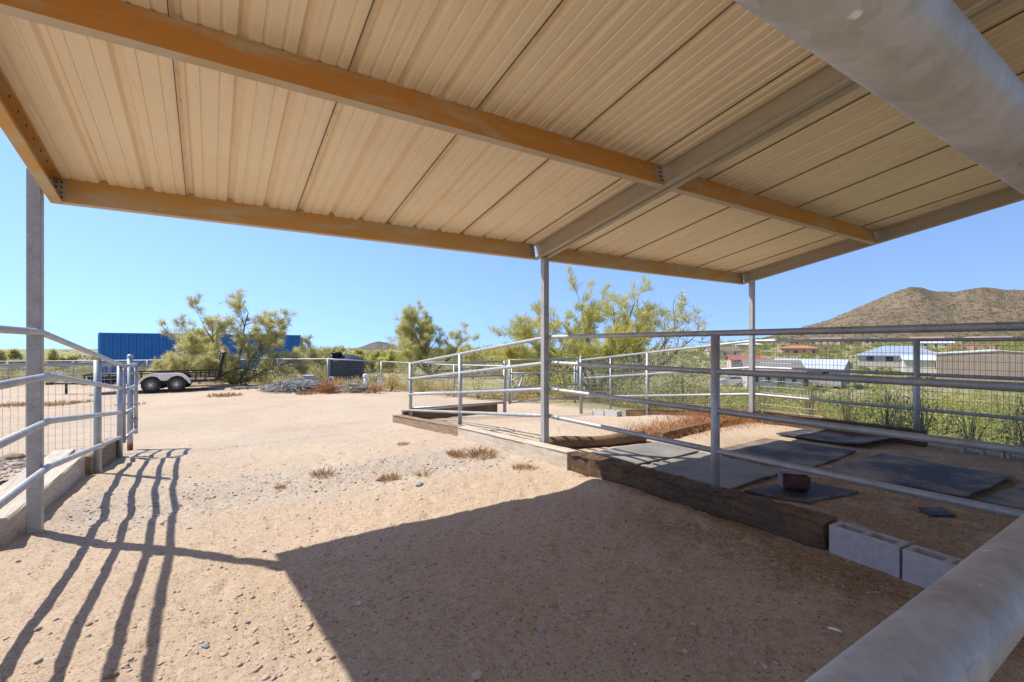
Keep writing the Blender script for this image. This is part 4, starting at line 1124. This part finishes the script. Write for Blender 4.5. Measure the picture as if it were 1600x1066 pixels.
obj('post', MB().box((-.10, -.08, -.1), (.10, .08, .50), bev=.01), M['white_pvc'], sq, True)
obj('cap', MB().box((-.115, -.095, .50), (.115, .095, .535), bev=.01), M['grey_plastic'], sq, True)
x, y = at(516.5, 20.9); z = g(x, y)
fr = thing('valve_frame', 'small white slanted frame with dark panel at the foot of the tank', 'frame', (x, y, z + .25), R(-28))
obj('frame', MB().prism([(-.12, -.25), (.12, -.25), (.10, .20), (-.07, .20)], (1, 0, 0), (0, 0, 1), (0, 0, 0), (0, .10, 0)), M['white_pvc'], fr, True)
obj('panel', MB().prism([(-.055, .0), (.07, .0), (.06, .15), (-.035, .15)], (1, 0, 0), (0, 0, 1), (0, -.012, 0), (0, .01, 0)), M['steel_blue'], fr, True)

# ------------------------------------------------------------------ container
def container():
    a = Vector((*at(155, 29.5), 0)); e = Vector((*at(461, 37.5), 0)); d = vn(e-a); L = 12.2
    s = vn(Vector((-d.y, d.x, 0)))
    if s.dot(Vector((SA, CA, 0))) < 0: s = -s
    zg = -.46; H = 2.6; W = 2.44
    o = thing('shipping_container', 'long blue corrugated shipping container behind the palo verde', 'container', (a.x, a.y, zg), math.atan2(d.y, d.x))
    m = MB()
    def corr(p0, dx, dn, ln):                     # corrugated wall from p0 along dx, outward dn
        n = int(ln/.40); pts = []
        for k in range(n):
            q = ln*k/n; w = ln/n; pts += [(q, 0), (q + w*.25, 0), (q + w*.38, -.06), (q + w*.87, -.06)]
        pts.append((ln, 0)); vs = []
        for zz in (.16, H - .11):
            for (q, off) in pts: vs.append(Vector(p0) + Vector(dx)*q + Vector(dn)*(off + .06) + Vector((0, 0, zz)))
        k = len(pts); m.add(vs, [(i, i+1, i+1+k, i+k) for i in range(k-1)])
    corr((.1, .075, 0), (1, 0, 0), (0, -1, 0), L-.2); corr((L-.1, W-.075, 0), (-1, 0, 0), (0, 1, 0), L-.2)
    corr((.075, W-.1, 0), (0, -1, 0), (-1, 0, 0), W-.2); corr((L-.075, .1, 0), (0, 1, 0), (1, 0, 0), W-.2)
    obj('wall', m, M['blue'], o, True)
    m = MB()
    for xx in (0, L-.12):
        for yy in (0, W-.12): m.box((xx, yy, .0), (xx+.12, yy+.12, H), bev=.008)
    for yy in (.004, W-.094): m.box((.1, yy, .01), (L-.1, yy+.09, .17)); m.box((.1, yy, H-.12), (L-.1, yy+.09, H-.012))
    for xx in (.004, L-.094): m.box((xx, .1, .01), (xx+.09, W-.1, .17)); m.box((xx, .1, H-.12), (xx+.09, W-.1, H-.012))
    obj('frame', m, M['blue'], o, True)
    obj('roof', MB().box((.06, .06, H-.10), (L-.06, W-.06, H-.03)), M['blue'], o, True)
    obj('marking', MB().box((L-.62, .002, 1.05), (L-.40, .016, 1.30)).box((L-.62, .002, 1.48), (L-.40, .016, 1.6)), simple('yellow_marking', (.6, .36, .04), rough=.5), o, True)
container()

# ------------------------------------------------------------------ trailer
def trailer():
    x, y = at(264, 19.6); z = g(x, y)
    ax = Vector((CA*.879 + SA*.477, -SA*.879 + CA*.477, 0))
    t = thing('utility_trailer', 'black flatbed utility trailer with white fender and raised ramp', 'trailer', (x, y, z), math.atan2(ax.y, ax.x))
    W = .98; L0, L1 = -2.5, 1.72; F = .38
    m = MB()
    for s in (-W+.03, W-.03):
        m.box((L0, s-.03, F), (L1, s+.03, F+.10)); 
        m.box((L0, s-.025, F+.36), (L1, s+.025, F+.41))
        for k in (L0+.02, -1.75, -1.10, 1.0, 1.32, L1-.05): m.box((k, s-.022, F+.10), (k+.05, s+.022, F+.36))
    for k in (L0, L1-.06): m.box((k, -W+.06, F+.004), (k+.06, W-.06, F+.096))
    m.box((L0, -W+.06, F+.362), (L0+.05, W-.06, F+.408))
    obj('frame', m, M['black'], t, True)
    obj('deck', MB().box((L0+.06, -W+.06, F+.06), (L1-.06, W-.06, F+.085)), M['deck'], t, True)
    m = MB(); m.tube((L0, -.6, F+.05), (L0-1.1, 0, F+.05), .04, n=10); m.tube((L0, .6, F+.05), (L0-1.1, 0, F+.05), .04, n=10); m.box((L0-1.3, -.05, F), (L0-1.05, .05, F+.11), bev=.02)
    m.box((L0-.75, -.035, F-.38), (L0-.68, .035, F+.3))
    obj('tongue', m, M['black'], t, True)
    obj('toolbox', MB().box((L0+.08, -.75, F+.09), (L0+1.3, .3, F+.33), bev=.02), M['black'], t, True)
    for s in (-1, 1):
        ya, yb = (-1.22, -.995) if s < 0 else (.995, 1.22)
        for xx in (-.42, .40):
            w = MB(); pr = [(.20, -.10), (.29, -.105), (.32, -.08), (.328, 0), (.32, .08), (.29, .105), (.20, .10)]
            c = Vector((xx, (ya+yb)/2, .327)); n = 36; vs = []
            for r_, h in pr: vs += [c + Vector((r_*math.cos(2*math.pi*k/n), h, r_*math.sin(2*math.pi*k/n))) for k in range(n)]
            w.add(vs, [(i*n+k, (i+1)*n+k, (i+1)*n+(k+1) % n, i*n+(k+1) % n) for i in range(len(pr)-1) for k in range(n)], True)
            wh = obj('wheel', w, M['tyre'], t, True)
            rm = MB(); rm.tube(c + Vector((0, -.085, 0)), c + Vector((0, .085, 0)), .205, n=28); obj('rim', rm, M['rim'], wh, True)
            sd = s
            if s < 0:
                for k in range(8):
                    q = c + Vector((.085*math.cos(k*math.pi/4), sd*.082, .085*math.sin(k*math.pi/4))); obj('lug_nut', MB().tube(q, q + Vector((0, sd*.025, 0)), .018, n=6), M['lug'], wh, True)
            q = c + Vector((0, sd*.08, 0)); obj('hub', MB().tube(q, q + Vector((0, sd*.05, 0)), .04, n=12), M['lug'], wh, True)
        # fender: one teardrop skirt over both tyres
        out = [(-.98, .38), (-.92, .55), (-.78, .70), (-.60, .78), (-.40, .80), (.48, .80), (.66, .78), (.82, .70), (.98, .55), (1.05, .36)]
        inn = [(a*.85, b*.96) for a, b in [(.99, .36), (.93, .42), (.86, .52), (.70, .66), (.50, .71), (.30, .66), (.15, .54), (.02, .50), (-.11, .54), (-.26, .66), (-.46, .71), (-.66, .66), (-.83, .52), (-.90, .42), (-.93, .38)]]
        out = [(a*.85, b*.96) for a, b in out]
        f = MB(); yo = -1.245 if s < 0 else 1.235
        f.prism(out + inn, (1, 0, 0), (0, 0, 1), (0, yo, 0), (0, .01, 0))
        top = out; vs = [(a, ya-.015 if s < 0 else ya, b+.003) for a, b in top] + [(a, yb if s < 0 else yb+.015, b+.003) for a, b in top] + [(a, ya-.015 if s < 0 else ya, b-.008) for a, b in top] + [(a, yb if s < 0 else yb+.015, b-.008) for a, b in top]
        n = len(top); f.add(vs, [(i, i+1, n+i+1, n+i) for i in range(n-1)] + [(2*n+i, 3*n+i, 3*n+i+1, 2*n+i+1) for i in range(n-1)])
        obj('fender', f, M['white_paint'], t, True)
        obj('marker_light', MB().box((L1-.30, s*W-.012 + s*.0, F+.02), (L1-.18, s*W+.012, F+.08), bev=.004), M['red_lens'], t, True)
        obj('tail_light', MB().box((L0-.03, s*W-.09, F+.02), (L0-.002, s*W+.02, F+.20), bev=.01), M['red_lens'], t, True)
    ax_ = MB()
    for xx in (-.42, .40): ax_.tube((xx, -.98, .327), (xx, .98, .327), .035, n=10)
    obj('axle', ax_, M['black'], t, True)
    r = MB(); tp = Vector((.22, 0, 1.15))
    for yy in (-.9, -.3, .3, .9): r.tube((L1+.02, yy, F+.05), Vector((L1+.02, yy, F+.05)) + tp*1.0, .03, n=8)
    for k in (0, .33, .66, 1):
        q = Vector((L1+.02, 0, F+.05)) + tp*k; r.tube(q + Vector((0, -.9, 0)), q + Vector((0, .9, 0)), .022, n=8)
    obj('ramp', r, M['black'], t, True)
    obj('ramp_tip', MB().box((L1+.17, -.95, F+1.20), (L1+.31, -.82, F+1.29), bev=.015), M['white_paint'], t, True)
    m = MB(); m.path([(L1+.02, W-.1, F+.05), (L1+.5, W-.1, F+.42), (L1+.9, W-.1, F+.45), (L1+1.5, W-.1, F+.30)], .025, 8); obj('hanging_bar', m, M['black'], t, True)
trailer()
# loose ramp boards on the dirt
x, y = at(386, 20.2); z = g(x, y)
tag(obj('ramp_board', MB().box((x-.5, y-.3, z+.0), (x+.4, y+.2, z+.05), bev=.01), M['deck']), 'flat weathered board lying on the dirt right of the trailer', 'board')
# garden hose in the left pen
m = MB(); m.path([(-3.6, 5.95, g(-3.6, 5.95)+.02), (-2.9, 6.1, g(-2.9, 6.1)+.02), (-2.3, 6.45, g(-2.3, 6.45)+.02), (-1.7, 6.9, g(-1.7, 6.9)+.02)], .012, 8)
tag(obj('hose', m, M['black']), 'thin black hose lying across the left pen', 'hose')

# ------------------------------------------------------------------ valley houses
HM = {}
def hm(c, rough=.8):
    if c not in HM: HM[c] = simple('house_paint', c, tuple(q*.86 for q in c), .4, rough)
    return HM[c]
GLASS = simple('window_glass', (.03, .035, .04), rough=.15)
def house(name, label, cat, u, d, w, dp, h, wall, roof, kind='gable', rise=1.2, rz=0, nwin=3, sink=.3, oh=.4, metal=False, zadd=0):
    x, y = at(u, d); z = g(x, y)
    ray = math.atan2(y, x) - math.pi/2
    o = thing(name, label, cat, (x, y, z - sink + zadd), ray + rz, 'houses in the valley')
    m = MB()
    if kind == 'gable_end':
        m.prism([(-w/2, 0), (w/2, 0), (w/2, h), (0, h+rise), (-w/2, h)], (1, 0, 0), (0, 0, 1), (0, -dp/2, 0), (0, dp, 0))
    elif kind == 'gable':
        m.prism([(-dp/2, 0), (dp/2, 0), (dp/2, h), (0, h+rise), (-dp/2, h)], (0, 1, 0), (0, 0, 1), (-w/2, 0, 0), (w, 0, 0))
    else: m.box((-w/2, -dp/2, 0), (w/2, dp/2, h))
    obj('wall', m, hm(wall), o, True)
    m = MB(); t = .18
    if kind == 'gable':
        for s in (-1, 1):
            m.prism([(0, h+rise+.01), (s*(dp/2+oh), h - rise*oh/(dp/2) + .01), (s*(dp/2+oh), h - rise*oh/(dp/2) + t), (0, h+rise+t)], (0, 1, 0), (0, 0, 1), (-w/2-oh, 0, 0), (w+2*oh, 0, 0))
    elif kind == 'gable_end':
        for s in (-1, 1):
            m.prism([(0, h+rise+.01), (s*(w/2+oh), h - rise*oh/(w/2) + .01), (s*(w/2+oh), h - rise*oh/(w/2) + t), (0, h+rise+t)], (1, 0, 0), (0, 0, 1), (0, -dp/2-oh, 0), (0, dp+2*oh, 0))
    elif kind == 'hip':
        a, b = w/2+oh, dp/2+oh; k = max(.3, a-b)
        vs = [(-a, -b, h), (a, -b, h), (a, b, h), (-a, b, h), (-k, 0, h+rise), (k, 0, h+rise), (-a, -b, h-.15), (a, -b, h-.15), (a, b, h-.15), (-a, b, h-.15)]
        m.add(vs, [(0, 1, 5, 4), (1, 2, 5), (2, 3, 4, 5), (3, 0, 4), (6, 7, 1, 0), (7, 8, 2, 1), (8, 9, 3, 2), (9, 6, 0, 3), (9, 8, 7, 6)])
    else:
        m.box((-w/2-.1, -dp/2-.1, h-.3), (w/2+.1, -dp/2+.2, h+.35)); m.box((-w/2-.1, dp/2-.2, h-.3), (w/2+.1, dp/2+.1, h+.35)); m.box((-w/2+.05, -dp/2+.2, h), (w/2-.05, dp/2-.2, h+.1))
    obj('roof', m, hm(roof, .45 if metal else .8), o, True)
    for k in range(nwin):
        xx = -w/2 + w*(k+.7)/(nwin+.4); ww = min(1.4, w*.09)
        if k == nwin//2 and nwin > 2: obj('door', MB().box((xx-.5, -dp/2-.04, .2), (xx+.5, -dp/2+.02, 2.2+sink)), hm((.16, .10, .07)), o, True)
        else: obj('window', MB().box((xx-ww/2, -dp/2-.04, 1+sink), (xx+ww/2, -dp/2+.02, 2.1+sink)), GLASS, o, True)
    return o
bn = house('metal_barn', 'large tan metal barn with a low white roof at the right edge', 'barn', 1555, 92, 17.5, 14, 4.9, (.43, .33, .23), (.62, .60, .57), 'gable_end', .75, .10, 0, .5, .15, True, zadd=.75)
m = MB()
for k in range(58): m.box((-8.7 + k*.3, -7.03, .1), (-8.66 + k*.3, -6.99, 4.8))
obj('siding_rib', m, hm((.36, .27, .19)), bn, True)
house('ranch_house', 'long white ranch house with a blue grey metal roof left of the tan barn', 'house', 1405, 112, 15.5, 10, 2.6, (.52, .48, .41), (.32, .37, .44), 'hip', 2.3, 0, 4, .3, .5, True, zadd=2.0)
house('cottage', 'small cream outbuilding between the ranch house and the tan barn', 'house', 1446, 98, 7.2, 6, 3.0, (.62, .62, .48), (.50, .54, .58), 'gable', .8, .1, 2, .3, zadd=1.2)
house('farmhouse', 'white farmhouse with grey gable roof behind the parked silver car', 'house', 1204, 79, 8.0, 8, 3.1, (.50, .47, .44), (.22, .19, .17), 'gable', 1.5, .15, 4, .3, zadd=.3)
house('metal_shed', 'wide shed with a bright pale metal roof right of the white farmhouse', 'shed', 1266, 84, 10.5, 9, 2.7, (.46, .44, .42), (.50, .53, .58), 'gable', 1.5, -.2, 3, .3, .4, True, zadd=.7)
house('shed', 'small shed with red roof left of the white farmhouse', 'shed', 1163, 92, 5.5, 5, 2.4, (.55, .45, .38), (.36, .10, .06), 'gable', .7, .2, 1, .2, zadd=2.2)
house('house', 'house with an orange red tile roof left of the valley centre', 'house', 1248, 205, 14, 10, 3.2, (.60, .30, .19), (.52, .20, .10), 'hip', 1.4, .1, 4, .2)
house('house', 'small terracotta house right beside the orange red roofed house', 'house', 1284, 225, 8, 8, 2.8, (.50, .32, .22), (.42, .24, .16), 'flat', 1, 0, 2, .2)
house('house', 'orange stucco house above the ranch house roof', 'house', 1408, 195, 9.5, 8, 3.6, (.66, .32, .07), (.60, .28, .06), 'flat', 1, .1, 2, .2)
house('house', 'salmon stucco house above the tan barn roof', 'house', 1518, 205, 15, 9, 3.2, (.55, .30, .22), (.42, .22, .16), 'flat', 1, -.1, 4, .2)
house('house', 'pale pink house with brown roof near the first round post', 'house', 1128, 205, 13, 9, 3.0, (.55, .43, .35), (.24, .16, .12), 'gable', 1.6, .3, 3, .2)
house('house', 'white roofed house left of the far square post', 'house', 1170, 265, 13, 9, 3.0, (.56, .50, .42), (.66, .62, .58), 'hip', 1.5, .1, 2, .2)
house('long_shed', 'long low building with white roof right of the mesh post', 'shed', 1462, 250, 14, 8, 2.8, (.6, .58, .52), (.72, .71, .68), 'gable', .8, 0, 3, .2)
hc = [((.46, .36, .28), (.36, .22, .17)), ((.50, .42, .34), (.30, .19, .15)), ((.42, .33, .26), (.42, .28, .22)), ((.56, .47, .38), (.26, .18, .15))]
hl = ['brown tile roofed house at the left end of the row below the mountain', 'pinkish house with dark windows second in the row below the mountain', 'tan house with a broad reddish roof third in the row below the mountain',
      'pale two bay house left of the mesh post below the mountain', 'long brown house directly right of the mesh post below the mountain', 'dark roofed house above the white roofed long building', 'reddish roofed house above the salmon house', 'wide pink house above the tan barn at the right', 'tan house at the right edge below the mountain', 'small white house high on the valley side above the orange red roof']
for i, (u, d, w) in enumerate([(1250, 330, 14), (1291, 345, 19), (1331, 335, 15), (1368, 320, 14), (1448, 330, 18), (1482, 345, 14), (1523, 325, 17), (1556, 340, 16), (1592, 320, 17), (1206, 380, 13)]):
    wc, rc = hc[i % 4]
    house('house', hl[i], 'house', u, d, w, 11, 3.3, wc, rc, ('hip', 'gable', 'flat')[i % 3], 1.6, random.uniform(-.3, .3), 4, .2)

# parked car
def car():
    x, y = at(1144, 83); z = g(x, y) + .35
    c = thing('parked_car', 'silver sedan parked in front of the white farmhouse', 'car', (x, y, z), math.atan2(y, x) - math.pi/2 + math.pi + .25)
    low = [(-2.25, .30), (-2.28, .62), (-2.15, .88), (-1.45, .96), (1.0, .98), (1.9, .84), (2.25, .70), (2.28, .35), (2.1, .24), (-2.1, .22)]
    m = MB().prism(low, (1, 0, 0), (0, 0, 1), (0, -.88, 0), (0, 1.76, 0))
    cab = [(-1.75, .95), (-1.15, 1.40), (.25, 1.43), (1.15, .97)]
    vs = []
    for s, k in ((-1, 1), (1, 1)):
        vs += [(a, s*(.86 if b < 1 else .66), b) for a, b in cab]
    m.add(vs, [(0, 1, 2, 3), (7, 6, 5, 4), (1, 5, 6, 2)])
    obj('body', m, simple('silver_car_paint', (.62, .62, .62), rough=.25, metal=.3), c, True)
    w = MB()
    w.add([(-1.72, -.80, .99), (-1.16, -.64, 1.385), (-1.16, .64, 1.385), (-1.72, .80, .99)], [(0, 1, 2, 3)]); w.add([(1.14, -.80, 1.0), (.27, -.64, 1.41), (.27, .64, 1.41), (1.14, .80, 1.0)], [(3, 2, 1, 0)])
    for s in (-1, 1): w.add([(-1.5, s*.868, 1.0), (-1.08, s*.705, 1.34), (.2, s*.705, 1.36), (.9, s*.868, 1.0)], [(0, 1, 2, 3) if s < 0 else (3, 2, 1, 0)])
    obj('window', w, GLASS, c, True)
    for xx in (-1.4, 1.42):
        for s in (-1, 1):
            h = obj('wheel', MB().tube((xx, s*.72, .31), (xx, s*.895, .31), .31, n=20), M['tyre'], c, True)
            obj('rim', MB().tube((xx, s*.70, .31), (xx, s*.902, .31), .19, n=16), M['lug'], h, True)
    for s in (-1, 1): obj('headlight', MB().box((2.18, s*.72-.16, .62), (2.275, s*.72+.16, .74), bev=.02), M['white_pvc'], c, True)
car()

# ------------------------------------------------------------------ light, sky, camera
sun_dir = Vector((-1.50, 1.53, 2.69)).normalized()
el = math.asin(sun_dir.z); az = math.atan2(sun_dir.x, sun_dir.y)
W = bpy.data.worlds.new('World'); S.world = W; W.use_nodes = True
nt = W.node_tree; bg = nt.nodes['Background']
sk = nt.nodes.new('ShaderNodeTexSky'); sk.sky_type = 'NISHITA'; sk.sun_disc = False
sk.sun_elevation = el; sk.sun_rotation = az; sk.altitude = 1500; sk.air_density = 1.0; sk.dust_density = 0; sk.ozone_density = 4
tcw = nt.nodes.new('ShaderNodeTexCoord'); vm = nt.nodes.new('ShaderNodeVectorMath'); vm.operation = 'MULTIPLY_ADD'   # clear dry air: the horizon haze band sits low
vm.inputs[1].default_value = (1, 1, .80); vm.inputs[2].default_value = (0, 0, .245); nt.links.new(tcw.outputs['Generated'], vm.inputs[0]); nt.links.new(vm.outputs[0], sk.inputs['Vector'])
hs = nt.nodes.new('ShaderNodeHueSaturation'); hs.inputs['Saturation'].default_value = .97; hs.inputs['Value'].default_value = .96; nt.links.new(sk.outputs[0], hs.inputs['Color'])
nt.links.new(hs.outputs[0], bg.inputs['Color']); bg.inputs['Strength'].default_value = .15
L = bpy.data.lights.new('sun', 'SUN'); L.energy = 3.4; L.angle = R(.53); L.color = (1, .955, .88)
lo = bpy.data.objects.new('sun', L); COL.objects.link(lo); lo.rotation_euler = (-sun_dir).to_track_quat('-Z', 'Y').to_euler(); lo.location = (-20, 20, 40)
cam = bpy.data.cameras.new('camera'); co = bpy.data.objects.new('camera', cam); COL.objects.link(co)
cam.sensor_width = 36; cam.lens = 735/1600*36; cam.clip_start = .02; cam.clip_end = 20000; cam.shift_y = 5/1600
co.location = (0, 0, 1.4); co.rotation_euler = (R(90), 0, -math.atan2(SA, CA))
S.camera = co
S.view_settings.view_transform = 'Standard'; S.view_settings.look = 'None'; S.view_settings.gamma = 1; S.view_settings.use_curve_mapping = False
S.view_settings.exposure = .98
S.cycles.max_bounces = 8; S.cycles.diffuse_bounces = 5; S.cycles.transparent_max_bounces = 8
S.cycles.sample_clamp_indirect = 6
